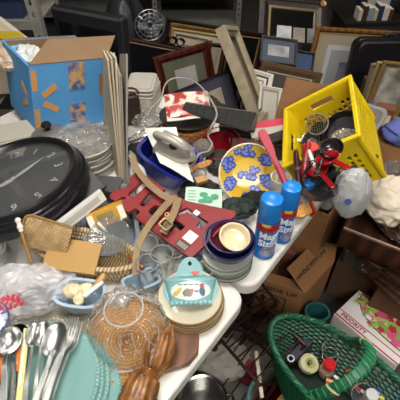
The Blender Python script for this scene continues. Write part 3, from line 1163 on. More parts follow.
# grey organiser tray with yellow carton and glass dish
a = W(122, 262, TBL)
M = at((W(112, 228, TBL).x, W(112, 228, TBL).y, TBL + .003), R(14))
t = thing('organizer_tray', 'blue-grey plastic tray holding the yellow carton and the swirled glass dish', 'tray', M)
bm = NB(); basin(bm, .068, .125, .045, .88, .003, .006, 5, 64)
obj('tray_body', bm, mat('#7b828a', .4), t)
bm = NB(); tube(bm, [((.073) * math.copysign(abs(math.cos(k * PI / 32)) ** .4, math.cos(k * PI / 32)), .13 * math.copysign(abs(math.sin(k * PI / 32)) ** .4, math.sin(k * PI / 32)), .045) for k in range(64)], .0035, 6, True)
obj('rolled_rim', bm, mat('#8b9299', .35), t)
# yellow carton
a, b2 = D(88, 222, 1.055), D(124, 209, 1.065)
M = frame3(a, b2 - a, V((.05, .5, .8)))
t = thing('small_carton', 'small golden yellow carton with white ends, lying in the grey tray', 'box', M)
L = (b2 - a).length
bm = NB(); box(bm, (L / 2, -.004, -.02), (L, .045, .045))
obj('carton', bm, mat('#c9982f', .5, var=('#b98524', 12, .3)), t, smooth=0, bevel=.002)
for s in (0.06, .9):
    bm = NB(); box(bm, (L * s + .002, -.004, .0028), (.016, .036, .0015))
    obj('white_patch', bm, mat('#ece6d5', .6), t, smooth=0)
bm = NB(); box(bm, (L * .48, -.002, .0028), (.045, .022, .0016))
obj('brown_panel', bm, mat('#8f7a45', .6), t, smooth=0)
# swirled glass dish
c = D(111, 238, 1.035)
bm = NB(); lathe(bm, [(0, 0), (.025, 0), (.03, .003), (.052, .014), (.054, .017), (.05, .017), (.03, .007), (0, .004)], 60, lambda th, i: (0, .0016 * math.sin(14 * th + i * 1.2)))
solo('glass_dish', 'clear swirled glass dish in the grey tray before the yellow carton', 'dish', bm, clear('#9fa3a4', .30, .14, None, .5), at(c, 0, R(20), R(-6)))

# ================================================================ straw basket and cardboard tag
c = W(86, 262, TBL)
STRAW = mat('#c0ab84', .8, wave=('#86693f', 40, 3))
STRAW2 = mat('#cab997', .8, wave=('#94794f', 34, 4))
t = thing('straw_basket', 'shallow braided straw basket behind the plastic bag, with a cardboard tag', 'basket', at((c.x, c.y, TBL + .002), R(-17)))
for k in range(5):
    bm = NB()
    rx, ry = .142 + .003 * k, .045 + .003 * k
    n = 240
    pts = []
    for j in range(n):
        a = 2 * PI * j / n
        w = .0007 * math.sin(60 * a + (k % 2) * PI)
        pts.append(((rx + w) * math.cos(a), (ry + w) * math.sin(a), .008 + .0125 * k + .0008 * math.cos(60 * a + k)))
    tube(bm, pts, .0072, 7, True)
    obj('braid', bm, STRAW if k % 2 else STRAW2, t)
bm = NB(); lathe(bm, [(0, .0), (.14, .0), (.14, .004), (0, .004)], 40, None, 1, .33)
obj('base', bm, STRAW, t)
# plaited flap of the same straw, rising to the left
a0 = D(40, 222, 1.10)
t = thing('straw_mat', 'plaited straw mat leaning up between the clock and the plastic bag', 'mat', frame3(D(26, 246, .985), D(62, 256, .985) - D(26, 246, .985), V((.05, .6, .7))))
bm = NB()
nu, nv = 26, 14
def fm(u, v):
    return (u * .115 - .012, v * .075, .002 * math.sin(u * nu * PI) * math.sin(v * nv * PI) + .010 * math.sin(v * 2.5))
sheet(bm, fm, nu * 3, nv * 3, .003)
obj('plaited_panel', bm, mat('#b59b6e', .75, var=('#8a6f46', 40, .25)), t)
bm = NB(); tube(bm, spline([fm(-.02, 0), fm(-.02, .5), fm(0, 1), fm(.5, 1.03), fm(1, 1)], 6), .0035, 6)
obj('bound_edge', bm, mat('#8d6a3c', .8), t)

a, b2, d2 = D(51, 237, 1.0), D(102, 244, 1.0), D(47, 268, .965)
M = frame3(a, b2 - a, a - d2)
L = (b2 - a).length
H = (a - d2).length
bm = NB(); sheet(bm, lambda u, v: (u * L, -v * H, .004 * math.sin(u * 3)), 8, 6, .003)
solo('cardboard_tag', 'blank tan cardboard square propped against the straw basket', 'cardboard', bm, mat('#b58f55', .75, var=('#aa844b', 6, .3)), M, smooth=30)

# little white-tipped gold stick
a, b2 = D(31, 262, .955), D(21, 230, .94)
t = thing('beater_stick', 'thin gold stick with a white moulded tip standing left of the cardboard tag', 'stick', frame3(a, (b2 - a).orthogonal(), (b2 - a)))
L = (b2 - a).length
bm = NB(); tube(bm, [(0, 0, 0), (0, L, 0)], .0045, 8)
obj('stick', bm, mat('#9c7a45', .4, .4), t)
bm = NB()
for (y, r) in ((0, .006), (.008, .0075), (.016, .0055), (.024, .007)):
    g = bmesh.ops.create_uvsphere(bm, u_segments=12, v_segments=8, radius=r)
    for v in g['verts']:
        v.co.y += L + y
obj('white_tip', bm, mat('#e6e2da', .4), t)

# glass jug at far left
c = W(4, 275, TBL)
t = thing('glass_jar', 'wide clear glass jar at the left edge behind the plastic bag', 'jar', at((c.x - .01, c.y + .01, TBL + .002)))
bm = NB(); lathe(bm, [(0, 0), (.035, 0), (.042, .008), (.044, .07), (.036, .085), (.038, .095), (.035, .095), (.033, .085), (.041, .068), (.038, .01), (0, .006)], 40)
obj('jar_body', bm, clear('#aab4b8', .14, .04, None, .9), t)
bm = NB(); tube(bm, [(.04 * math.cos(k * PI / 12), .04 * math.sin(k * PI / 12), .093) for k in range(24)], .0025, 6, True)
obj('rim', bm, clear('#c4ccd0', .3, .04, None, 1.0), t)

# fillers between the white box and the amber basket
c = W(150, 128, TBL)
bm = NB(); blob(bm, (.07, .05, .028), .3, 2.4, 5, True, 14)
solo('plastic_wrap', 'clear crinkled plastic film under the wire strainer', 'plastic wrap', bm, clear('#b9b6b0', .3, .1, (28, .6), .9), (c.x, c.y + .03, TBL + .026))
bm = NB(); blob(bm, (.09, .05, .03), .2, 2.0, 4, True, 15)
solo('dark_cloth', 'dark brown cloth heap behind the amber basket under the purple-matted frame', 'cloth', bm, mat('#2b231f', .85), (W(196, 112, TBL).x, W(196, 112, TBL).y + .02, TBL + .028))
bm = NB(); blob(bm, (.05, .05, .03), .2, 2.0, 4, True, 16)
solo('dark_cloth', 'charcoal cloth between the thin boards and the royal blue tub', 'cloth', bm, mat('#3a3532', .85), (W(140, 160, TBL).x, W(140, 160, TBL).y, TBL + .028))
# ================================================================ front table
# white plastic bag
c = W(42, 304, TBL)
t = thing('plastic_bag', 'crumpled white plastic bag with red printing at the left edge of the table', 'bag', at((c.x - .012, c.y + .015, TBL + .004), R(15)))
bm = NB(); blob(bm, (.095, .062, .048), .16, 1.6, 6, True, 5, flatbase=-.035)
for v in bm.verts:
    v.co.z += .037
BAGM = clear('#fbf9fc', .46, .25, (30, .35), .35)
obj('bag_body', bm, BAGM, t)
bm = NB()
def bagtop(u, v):
    p = V((-.10 + .2 * u, .0 + .06 * v, .064 + .02 * math.sin(u * 7) + .012 * noise.noise(V((u * 7, v * 5, 0)))))
    p.z += -.06 * abs(u - .45) ** 1.5
    return p
sheet(bm, bagtop, 30, 14, 0)
obj('gathered_top', bm, BAGM, t)
bm = NB()
for k in range(7):
    x0 = -.082 + .011 * k
    z0 = .056 + .004 * k
    pts = [(x0 + .005 * math.sin(j * 1.9 + k), -.046 - .003 * k + .004 * j, z0 - .010 + .006 * j + .003 * math.cos(j * 2.1 + k)) for j in range(5)]
    tube(bm, pts, .0034, 5)
obj('red_printing', bm, mat('#d0485a', .5), t)

# blue and white bowl
c = W(1, 330, TBL)
t = thing('china_bowl', 'small white china bowl with blue brushwork at the left edge of the table', 'bowl', at((c.x - .004, c.y, TBL + .022), 0, R(14), R(8)))
bm = NB(); lathe(bm, [(0, 0), (.018, 0), (.02, .006), (.036, .03), (.040, .052), (.0385, .053), (.034, .032), (.018, .010), (0, .008)], 40)
obj('bowl_body', bm, mat('#dfe2e6', .2, coat=.4), t)
bm = NB()
for k in range(9):
    a = 2 * PI * k / 9
    pts = [((.0385 - .001 * j) * math.cos(a + .09 * j * (-1) ** k), (.0385 - .001 * j) * math.sin(a + .09 * j * (-1) ** k), .048 - .0055 * j) for j in range(4)]
    tube(bm, pts, .0021, 5)
    pts = [((.0345 - .0035 * j) * math.cos(a + .12 * j), (.0345 - .0035 * j) * math.sin(a + .12 * j), .038 - .006 * j) for j in range(4)]
    tube(bm, pts, .0018, 5)
tube(bm, [(.0392 * math.cos(k * PI / 18), .0392 * math.sin(k * PI / 18), .0525) for k in range(36)], .0011, 5, True)
obj('blue_brushwork', bm, mat('#3a5da3', .3), t)

# light blue oval tub with bits inside
c = W(84, 310, TBL)
t = thing('oval_tub', 'light blue oval tub on a yellow base, full of cream odds and ends', 'tub', at((c.x, c.y + .01, TBL + .003), R(-8)))
bm = NB(); basin(bm, .056, .036, .045, .86, .003, .004, 3)
for v in bm.verts:
    v.co.z += .012
obj('tub_body', bm, mat('#a5b9c9', .4), t)
bm = NB(); prism(bm, rrect(.088, .052, .024, 6), 0, .013)
obj('yellow_base', bm, mat('#cfc387', .5), t, bevel=.003)
for k, (dx, dy, s) in enumerate([(-.018, .006, .022), (.010, .012, .019), (-.002, -.012, .016)]):
    bm = NB(); blob(bm, (s, s * .8, s * .75), .15, 2.0, 4, False, k)
    solo('yarn_ball', ['cream rolled cloth on the left in the light blue tub', 'cream rolled cloth at the back of the light blue tub', 'cream rolled cloth at the front of the light blue tub'][k], 'cloth', bm,
         mat('#dccfa9', .8, bump=(60, .5)), at((c.x + dx, c.y + .01 + dy, TBL + .05 + .004 * (2 - k)), k), 'cloth rolls in the tub')
for k, (dx, dy, hx, lab) in enumerate([(.028, .004, '#dfe3e6', 'white capped tube leaning on the rim of the light blue tub'), (.036, .018, '#b98a4f', 'tan wooden pestle resting across the light blue tub')]):
    bm = NB()
    tube(bm, [(-.02, 0, 0), (.015, 0, .012), (.03, 0, .017)], [.006, .006, .004] if k == 0 else [.005, .009, .006], 10)
    solo('capped_tube' if k == 0 else 'wooden_pestle', lab, 'tube' if k == 0 else 'pestle', bm, mat(hx, .4), at((c.x + dx, c.y + dy + .01, TBL + .056), R(35 + 20 * k)))

# lace-edged glass tray
c = W(52, 332, TBL)
t = thing('glass_tray', 'square pressed clear glass tray between the plastic bag and the forks', 'tray', at((c.x, c.y, TBL + .003), R(20)))
bm = NB(); basin(bm, .082, .058, .018, .85, .003, .004, 6, 64)
obj('tray_body', bm, clear('#d7d2c2', .22, .06, (90, .5), 1.0), t)
bm = NB(); tube(bm, [(.084 * math.copysign(abs(math.cos(k * PI / 30)) ** .34, math.cos(k * PI / 30)), .06 * math.copysign(abs(math.sin(k * PI / 30)) ** .34, math.sin(k * PI / 30)), .018 + .001 * (k % 2)) for k in range(60)], .0025, 6, True)
obj('beaded_rim', bm, clear('#e0ddd2', .35, .06, None, 1.0), t)
# cream cloth beneath
c = W(78, 336, TBL)
bm = NB(); sheet(bm, lambda u, v: ((u - .5) * .22, (v - .5) * .15, .0018 + .0012 * math.sin(u * 9) * math.sin(v * 8)), 24, 18, .0015)
solo('linen_runner', 'cream linen cloth under the glass tray and the wicker charger', 'cloth', bm, mat('#cfc4a4', .9, bump=(200, .4)), at((c.x, c.y, TBL + .001), R(-25)), smooth=40)

# teal plates, ridged rims
TEAL = mat('#7fa8a3', .28, coat=.25, var=('#77a09b', 5, .3))
PR = .134
prof = [(0, .004), (.055, .004), (.06, 0), (.068, 0), (.071, .004), (.088, .010), (PR - .010, .0162), (PR - .005, .0180), (PR - .001, .0195), (PR, .0212), (PR - .003, .0232), (PR - .007, .0228), (PR - .010, .0205), (PR - .013, .0200), (.088, .0145), (.078, .0075), (.06, .0065), (0, .0065)]
def rope(th, i):
    return ((0, 0) if i not in (9, 10, 11) else (.0008 * math.sin(th * 108 + i * 1.3), .0013 * math.sin(th * 108 + i * 1.3)))
bm = NB(); lathe(bm, prof, 432, rope)
me0 = None
spots = [(58, 408), (55, 405), (52, 402), (41, 388), (35, 386), (30, 384)]
labs = ['teal rope-rimmed plate at the bottom of the right-hand stepped stack', 'teal rope-rimmed plate second from the bottom, sticking out right', 'teal rope-rimmed plate third from the bottom, sticking out right',
        'teal rope-rimmed plate third from the top, shifted left', 'teal rope-rimmed plate just under the top one', 'topmost teal rope-rimmed plate, cutlery lying across it']
z = TBL + .002
tp = None
for k, (px, py) in enumerate(spots):
    c = W(px, py, z + .02)
    M = at((c.x, c.y, z))
    if tp is None:
        tp = thing('dinner_plate', labs[0], 'plate', M, 'teal rope-rimmed plates')
        obj('plate_body', bm, TEAL, tp)
        b2 = NB(); tube(b2, [(.074 * math.cos(j * PI / 36), .074 * math.sin(j * PI / 36), .0062) for j in range(72)], .0012, 5, True)
        obj('ring_line', b2, mat('#6a9c95', .3), tp)
    else:
        dup(tp, M, labs[k])
    z += .0088
ZP = z + .016

# ================================================================ cutlery
SS = mat('#d2d3d1', .3, 1.0)
SSD = mat('#8f908f', .25, 1.0)


def handle_sec(bm, L, w0, w1, z):
    prism(bm, [(0, -w0), (L * .5, -w0 * 1.0), (L * .92, -w1), (L, -w1 * .6), (L, w1 * .6), (L * .92, w1), (L * .5, w0), (0, w0)], z, z + .0022)


def make_spoon(kind, label, M, L=.20, bl=.062, bw=.021, group='cutlery on the plates'):
    """x: from handle end (0) to bowl tip"""
    t = thing('soup_spoon', label, 'spoon', M, group)
    bm = NB()
    def f(u, v):
        a = PI * u
        x = bl / 2 * (1 - math.cos(a))
        w = bw * math.sin(a) ** .8 * (1 - .18 * (u - .5)) * (v * 2 - 1)
        zz = -.010 * math.sin(a) * (1 - (v * 2 - 1) ** 2)
        return (L - bl + x, w, zz + .002)
    sheet(bm, f, 18, 12, .0014)
    obj('bowl', bm, SS, t)
    bm = NB()
    hl = L - bl + .003
    ribbon(bm, [(x * hl, 0, .002 + .008 * math.sin(x * PI) ** 2 * (1 if x > .4 else .9)) for x in [i / 14 for i in range(15)]], .009, .0024, (0, 0, 1))
    for v in bm.verts:
        s = max(0, 1 - v.co.x / hl)
        v.co.y *= .62 + .85 * s ** 1.5
    obj('handle', bm, SS, t, bevel=.0006)
    return t


def make_fork(label, M, L=.19, group='cutlery on the plates'):
    t = thing('dinner_fork', label, 'fork', M, group)
    bm = NB()
    hl = L - .062
    ribbon(bm, [(x * hl, 0, .002 + .007 * math.sin(x * PI) ** 2) for x in [i / 14 for i in range(15)]], .009, .0024, (0, 0, 1))
    for v in bm.verts:
        s = max(0, 1 - v.co.x / hl)
        v.co.y *= .6 + .8 * s ** 1.5
    obj('handle', bm, SS, t, bevel=.0006)
    bm = NB()
    ribbon(bm, [(hl - .002, 0, .002), (hl + .006, 0, .001), (hl + .016, 0, -.001), (hl + .024, 0, -.001)], .022, .002, (0, 0, 1))
    for v in bm.verts:
        if v.co.x < hl:
            v.co.y *= .3
        elif v.co.x < hl + .01:
            v.co.y *= .75
    obj('fork_head', bm, SS, t, bevel=.0005)
    for k in range(4):
        y = -.0092 + .0061 * k
        bm = NB()
        ribbon(bm, [(hl + .023, y, -.001), (hl + .04, y, .0), (hl + .054, y * .95, .003), (L, y * .9, .006)], .0034, .0018, (0, 0, 1))
        obj('tine', bm, SS, t, bevel=.0004)
    return t


def lay(p_end, p_head, z0, z1, L):
    """handle-end at p_end pixel height z0, head tip at p_head pixel height z1"""
    h = W(*p_head, z1)
    e = W(*p_end, z0)
    x = (h - e).normalized()
    y = V((0, 0, 1)).cross(x)
    return frame3(h - x * L, x, y)


make_spoon('s', 'plain steel spoon at the far left of the cutlery bunch on the teal plates', lay((26, 402), (36, 321), ZP + .004, ZP + .020, .20), .20, .055, .018)
make_spoon('s', 'second steel spoon from the left in the bunch, bowl tucked behind the large spoon', lay((36, 402), (44, 320), ZP + .008, ZP + .028, .20), .20, .055, .018)
make_spoon('s', 'large shiny steel serving spoon lying on top in the middle of the bunch', lay((38, 404), (59, 322), ZP + .016, ZP + .042, .21), .21, .068, .024)
make_fork('steel fork just right of the large serving spoon', lay((42, 406), (70, 320), ZP + .010, ZP + .032, .20), .20)
make_fork('rightmost steel fork of the bunch, lowest on the plate', lay((50, 406), (79, 322), ZP + .003, ZP + .018, .20), .20)
make_fork('steel fork lying over the right one, tines raised highest', lay((46, 406), (75, 318), ZP + .017, ZP + .038, .20), .20)
make_fork('steel fork half under the large serving spoon', lay((40, 404), (63, 320), ZP + .004, ZP + .012, .195), .195)
for k, (pe, ph, lab) in enumerate([((34, 404), (54, 350), 'table knife with a broad bright handle in the cutlery bunch'), ((44, 406), (62, 352), 'table knife at the right of the two knives in the bunch')]):
    M = lay(pe, ph, ZP + .026, ZP + .030, .14)
    t = thing('table_knife', lab, 'knife', M, 'cutlery on the plates')
    bm = NB(); ribbon(bm, [(-.02, 0, 0), (.03, 0, .001), (.07, 0, .0015), (.10, 0, .001)], .0105, .004, (0, 0, 1))
    obj('handle', bm, mat('#e4e2da', .25, .3), t, bevel=.0012)
    bm = NB(); ribbon(bm, [(.10, 0, .001), (.12, 0, .001), (.14, 0, .0005)], .008, .0016, (0, 0, 1))
    obj('blade', bm, SS, t)


def make_ladle(label, pc, pe, z, r, m, hm):
    c = W(*pc, z)
    e = W(*pe, z - .015)
    x = (e - c); x.z = 0
    t = thing('soup_ladle', label, 'ladle', frame3(c, x, V((0, 0, 1)).cross(x)))
    bm = NB(); lathe(bm, [(0, -.018), (r * .5, -.0155), (r * .85, -.008), (r, .004), (r + .001, .005), (r * .97, .0055), (r * .82, -.005), (r * .45, -.0125), (0, -.015)], 36, None, 1, .85)
    obj('bowl', bm, m, t)
    bm = NB(); ribbon(bm, [(r * .95, 0, .003), (r * 1.3, 0, .010), (r * 2.2, 0, .010), (x.length * .6, 0, .004), (x.length, 0, .0)], .010, .0028, (0, 0, 1))
    for v in bm.verts:
        v.co.y *= .65 + .8 * max(0, v.co.x / x.length) ** 1.5
    obj('handle', bm, hm, t, bevel=.0007)
    return t


make_ladle('big steel ladle with a shallow bright bowl at the left edge of the table', (9, 341), (5, 408), ZP + .022, .030, SS, SS)
make_ladle('darker steel ladle lying just under the big one', (17, 338), (14, 406), ZP + .004, .029, SSD, SSD)
for k, (p1, p2, hx, wd, lab, nm, cat) in enumerate([
        ((27, 328), (19, 404), '#d8cf86', .013, 'pale yellow plastic spatula handle lying between the ladles and the spoons', 'spatula', 'spatula'),
        ((20, 345), (16, 372), '#c06a2c', .011, 'kitchen knife with orange-brown wooden grip under the ladles', 'kitchen_knife', 'knife'),
        ((4, 352), (-2, 382), '#c46e30', .012, 'kitchen knife with orange-brown grip at the left edge under the big ladle', 'kitchen_knife', 'knife')]):
    a, b2 = W(*p1, ZP + .006), W(*p2, ZP + .001)
    x = b2 - a
    t = thing(nm, lab, cat, frame3(a, x, V((0, 0, 1)).cross(x)))
    L = x.length
    bm = NB(); ribbon(bm, [(0, 0, 0), (L * .3, 0, .002), (L * .7, 0, .002), (L, 0, 0)], wd, .006, (0, 0, 1))
    obj('grip', bm, mat(hx, .45), t, bevel=.002)
    if k == 0:
        bm = NB(); ribbon(bm, [(.015, 0, .004), (L * .4, 0, .006), (L * .8, 0, .006)], .004, .002, (0, 0, 1))
        obj('white_stripe', bm, mat('#efece0', .4), t)
    else:
        for s in (.25, .7):
            bm = NB(); lathe(bm, [(0, .0045), (.002, .0045), (.0015, .0055), (0, .0058)], 10)
            obj('rivet', bm, SS, t, M=(L * s, 0, 0))
        bm = NB(); ribbon(bm, [(L - .002, 0, 0), (L + .03, 0, 0), (L + .05, 0, -.002)], .010, .0015, (0, 0, 1))
        obj('blade', bm, SSD, t)

# ================================================================ wicker chargers and crystal dome
WICK = mat('#c0935a', .6, wave=('#a37645', 42, .6))
for nd in WICK.node_tree.nodes:
    if nd.type == 'TEX_WAVE':
        nd.wave_type = 'RINGS'
        nd.rings_direction = 'Z'

c = W(130, 344, TBL + .02)


def charger_bm():
    bm = NB()
    nth, rows = 240, 22
    RR = .097
    def f(u, v):
        a = 2 * PI * u
        r = .004 + RR * v
        zz = .010 + .006 * v ** 3
        ring = v * rows
        zz += .0016 * abs(math.sin(ring * PI)) * (1 if int(ring) % 1 == 0 else 1)
        zz += .0013 * math.sin(u * 2 * PI * 60 + (int(ring) % 2) * PI)
        return (r * math.cos(a), r * math.sin(a), zz)
    sheet(bm, f, nth, rows * 3, 0)
    return bm


def make_charger(label, M):
    t = thing('wicker_charger', label, 'charger', M, 'wicker chargers')
    obj('woven_disc', charger_bm(), WICK, t, smooth=60)
    for k in range(3):
        bm = NB()
        n = 300
        pts = []
        for j in range(n):
            a = 2 * PI * j / n
            r = .098 + .0025 * (k - 1) * (k - 1) * -1 + .0012 * math.sin(75 * a + k * PI)
            pts.append((r * math.cos(a), r * math.sin(a), .004 + .0055 * k + .001 * math.cos(75 * a + k)))
        tube(bm, pts, .0036, 6, True)
        obj('rim_coil', bm, mat('#c4965a', .55, wave=('#8a5f30', 60, 2)), t)
    bm = NB(); lathe(bm, [(0, 0), (.094, 0), (.096, .008), (0, .008)], 48)
    obj('underside', bm, WICK, t)
    return t


c0 = W(130, 346, TBL + .01)
c1_ = make_charger('lower woven wicker charger under the crystal dome', at((c0.x, c0.y, TBL + .004)))
dup(c1_, at((c0.x - .001, c0.y + .003, TBL + .0215), R(20)), 'upper woven wicker charger carrying the crystal dome')
ZD = TBL + .0395
cd = W(130, 337, ZD)
t = thing('cake_dome', 'cut crystal cake dome with a knob, standing on the wicker charger', 'cake dome', at((c0.x, c0.y + .018, ZD)) @ Matrix.Diagonal((.96, .96, 1.3, 1)))
def facet(th, i):
    if i in (2, 3, 4):
        return (.0022 * math.cos(24 * th + i * PI), 0)
    if i in (6, 7, 8):
        return (.0016 * math.cos(16 * th), .0012 * math.cos(16 * th + i))
    return (0, 0)
bm = NB(); lathe(bm, [(.092, 0), (.0925, .004), (.089, .012), (.087, .022), (.085, .033), (.082, .043), (.076, .054), (.066, .063), (.053, .070), (.038, .074), (.022, .076), (.010, .077), (0, .077)], 192, facet)
CRY = clear('#f2f4f2', .025, .04, (90, .8), .75)
obj('dome', bm, CRY, t, smooth=60)
bm = NB(); lathe(bm, [(.0, .077), (.007, .078), (.008, .083), (.014, .088), (.018, .094), (.015, .100), (.007, .103), (0, .1035)], 16, lambda th, i: (.0012 * math.cos(8 * th), 0))
obj('knob', bm, clear('#f4f5f3', .16, .03, None, 1.2), t, smooth=20)
bm = NB()
for k in range(2):
    zz, rr = ((.002, .0925), (.0735, .041))[k]
    tube(bm, [(rr * math.cos(j * PI / 48), rr * math.sin(j * PI / 48), zz) for j in range(96)], .0022, 6, True)
for k in range(16):
    a = 2 * PI * k / 16
    tube(bm, [(.086 * math.cos(a + .1), .086 * math.sin(a + .1), .030), (.079 * math.cos(a), .079 * math.sin(a), .050), (.056 * math.cos(a), .056 * math.sin(a), .0695)], .0012, 4)
    tube(bm, [(.086 * math.cos(a - .1), .086 * math.sin(a - .1), .030), (.079 * math.cos(a), .079 * math.sin(a), .050)], .0012, 4)
obj('cut_pattern', bm, clear('#f6f7f4', .6, .03, None, 1.3), t)

# ================================================================ saucers, wall pocket
c = W(192, 309, TBL)
CRM = mat('#cbc4b0', .25, coat=.3, var=('#c0b8a2', 6, .3))
bm = NB(); lathe(bm, [(0, .002), (.032, .002), (.035, 0), (.04, 0), (.042, .004), (.070, .0135), (.0745, .0165), (.0735, .0185), (.066, .0165), (.042, .0075), (0, .0055)], 56)
ts = thing('saucer', 'lowest cream saucer with a brown rim, under the teal wall pocket', 'saucer', at((c.x, c.y, TBL + .002)), 'cream saucers')
obj('saucer_body', bm, CRM, ts)
bm = NB(); tube(bm, [(.0742 * math.cos(k * PI / 32), .0742 * math.sin(k * PI / 32), .0172) for k in range(64)], .0019, 6, True)
obj('brown_rim', bm, mat('#8d7048', .3), ts)
for k, nm in enumerate(['second cream saucer from the table', 'third cream saucer from the table', 'fourth cream saucer from the table', 'topmost cream saucer, carrying the teal wall pocket']):
    dup(ts, at((c.x + [-.002, .001, -.003, -.004][k], c.y + [.001, .002, .003, .002][k], TBL + .002 + .0092 * (k + 1))), nm)

a, b2 = D(191, 304, .925), D(191, 257, .955)
M = frame3(a, V((1, .04, 0)), b2 - a)
H = (b2 - a).length
t = thing('wall_pocket', 'pale teal ceramic wall pocket with a hole and painted fruit, leaning on the saucers', 'wall pocket', M)
TL_ = mat('#86b3b5', .28, coat=.3, var=('#7aa7a9', 8, .3))
outl = []
hw = .064
for k in range(13):                       # left scalloped edge, up to the arched top
    pass
right = [(.046, 0), (.060, .018), (.063, .05), (.058, .060), (.040, .068), (.030, .080), (.024, .096), (.014, .110), (0, .115)]
pts = spline([(x, y, 0) for x, y in right], 4)
sc = H / .115
outl = [(p.x, p.y * sc) for p in pts] + [(-p.x, p.y * sc) for p in reversed(pts[:-1])]
hole = [(.0045 * math.cos(k * PI / 8), .098 * sc + .0055 * math.sin(k * PI / 8)) for k in range(16)]
obj('back_plate', cutout([outl, hole], .006), TL_, t, bevel=.0015)
bm = NB()
def pf(u, v):
    x = (u - .5) * 2
    bulge = .032 * (1 - x * x) ** .5 if abs(x) < 1 else 0
    return (x * (.047 + .015 * v), v * .056 + .0015 * math.cos(u * 2 * PI * 7) * (1 - v) * 1.5, .005 + bulge * (.72 + .28 * v))
sheet(bm, pf, 40, 10, 0)
bm2 = NB()
pk = obj('front_pocket', bm, TL_, t)
so = pk.modifiers.new('wall', 'SOLIDIFY'); so.thickness = .004; so.offset = -1
bm2.free()
# scalloped foot
bm = NB()
for k in range(9):
    x = (k / 8 - .5) * 1.8
    g = bmesh.ops.create_uvsphere(bm, u_segments=12, v_segments=8, radius=.0068)
    for v in g['verts']:
        v.co += V((x * .047, .002, .005 + .030 * math.sqrt(max(0, 1 - x * x))))
obj('scalloped_foot', bm, TL_, t)
def on_pocket(x, y, off=.0012):
    u = .5 + x / (2 * (.047 + .015 * y / .056))
    p = V(pf(u, y / .056)); p.z += off; return p
def blot(name, x, y, rx, ry, hx, rot=0):
    bm = NB()
    def f(u, v):
        a = 2 * PI * u
        dx, dy = rx * v * math.cos(a), ry * v * math.sin(a)
        return on_pocket(x + dx * math.cos(rot) - dy * math.sin(rot), y + dx * math.sin(rot) + dy * math.cos(rot))
    sheet(bm, f, 16, 3, 0)
    obj(name, bm, mat(hx, .35), t)
blot('white_panel', 0, .029, .046, .021, '#d5dfd9')
def blot2(*a):
    blot(*a)
for nm, x, y, rx, ry, hx, ro in [('painted_banana', -.030, .026, .013, .005, '#d3b65c', .7), ('painted_pot', -.006, .024, .012, .009, '#7d7c79', 0), ('painted_fruit', .001, .028, .006, .005, '#b5473f', 0),
                          ('painted_jar', .026, .026, .0065, .010, '#4b5a73', 0), ('painted_lid', .026, .037, .006, .0035, '#bb3f45', 0), ('painted_leaf', -.014, .026, .005, .003, '#5c8a55', .5), ('painted_spoon', .013, .027, .006, .002, '#55606b', .3)]:
    bm = NB()
    def f(u, v, x=x, y=y, rx=rx, ry=ry, ro=ro):
        a = 2 * PI * u
        dx, dy = rx * v * math.cos(a), ry * v * math.sin(a)
        return on_pocket(x + dx * math.cos(ro) - dy * math.sin(ro), y + dx * math.sin(ro) + dy * math.cos(ro), .0022)
    sheet(bm, f, 16, 3, 0)
    obj(nm, bm, mat(hx, .35), t)
bm = NB()
for k in range(5):
    x = -.028 + .0125 * k
    tube(bm, [on_pocket(x + .003 * j, .042 + .001 * math.sin(j * 2.2 + k), .002) for j in range(4)], .0009, 4)
obj('brush_script', bm, mat('#2c3b43', .4), t)
bm = NB()
blob(bm, (.0085, .0055, .002), .25, 2, 3, seed=2, M=Matrix.Translation((.012, .074 * sc, .0075)))
obj('red_flower', bm, mat('#c65b48', .4), t)
bm = NB()
for k in range(5):
    x = -.026 + .013 * k
    tube(bm, [(x, .066 * sc, .0068), (x + .004, .071 * sc, .0072), (x + .009, .067 * sc, .0068)], .0014, 5)
obj('raised_swag', bm, TL_, t)

# ================================================================ board and carved piece
WAL = mat('#704624', .45, wave=('#59371c', 10, 6), stretch=(1, .25, 1), coat=.2)
c = W(183, 346, TBL)
t = thing('cutting_board', 'thick dark walnut board with a clipped corner beside the saucers', 'board', at((c.x, c.y, TBL + .002), R(-4)))
bm = NB()
prism(bm, [(-.030, .042), (.034, .040), (.036, -.020), (.018, -.046), (-.038, -.070), (-.040, .02)], 0, .018)
obj('board_slab', bm, WAL, t, bevel=.003)
HON = mat('#94622c', .36, var=('#583313', 45, .18), coat=.2, bump=(90, .35))
a, b2 = W(134, 404, TBL + .038), W(163, 344, TBL + .062)
x = b2 - a
t = thing('carved_finial', 'glossy carved wooden finial lying on its side beside the walnut board', 'carving', frame3(a, x, V((0, 0, 1)).cross(x)))
L = x.length
bm = NB()
rings = [(-.03, .026), (.0, .034), (.03, .033), (.05, .028), (.06, .017), (.068, .013), (.078, .02), (.10, .024), (.12, .024), (.14, .019), (.155, .010), (.162, .004)]
sp = spline([(p, r, 0) for p, r in rings], 6)
N = 56
prev = None
for i, p in enumerate(sp):
    ring = []
    for k in range(N):
        th = 2 * PI * k / N
        q = p.x * 60
        fl = .0024 * math.cos(9 * th + q * .5) if p.x < .052 else (.0038 * math.cos(6 * th + q * .9) + .002 * math.sin(q * 2.4))
        bump_ = .0015 * noise.noise(V((p.x * 50, math.cos(th) * 2, math.sin(th) * 2)))
        r = max(p.y + fl * min(1, p.y / .015) + bump_, .001)
        ring.append(bm.verts.new((p.x, r * math.cos(th), r * .85 * math.sin(th))))
    if prev:
        for k in range(N):
            bm.faces.new((prev[k], prev[(k + 1) % N], ring[(k + 1) % N], ring[k]))
    else:
        bm.faces.new(ring[::-1])
    prev = ring
bm.faces.new(prev)
obj('carved_body', bm, HON, t, smooth=70)
bm = NB()
for k in range(3):
    tube(bm, [(.062 + .004 * k - .004, (.0165 + .001 * (k == 1)) * math.cos(j * PI / 12), (.0150) * math.sin(j * PI / 12)) for j in range(24)], .003, 6, True)
obj('collar', bm, mat('#7a4718', .25, coat=.5), t)

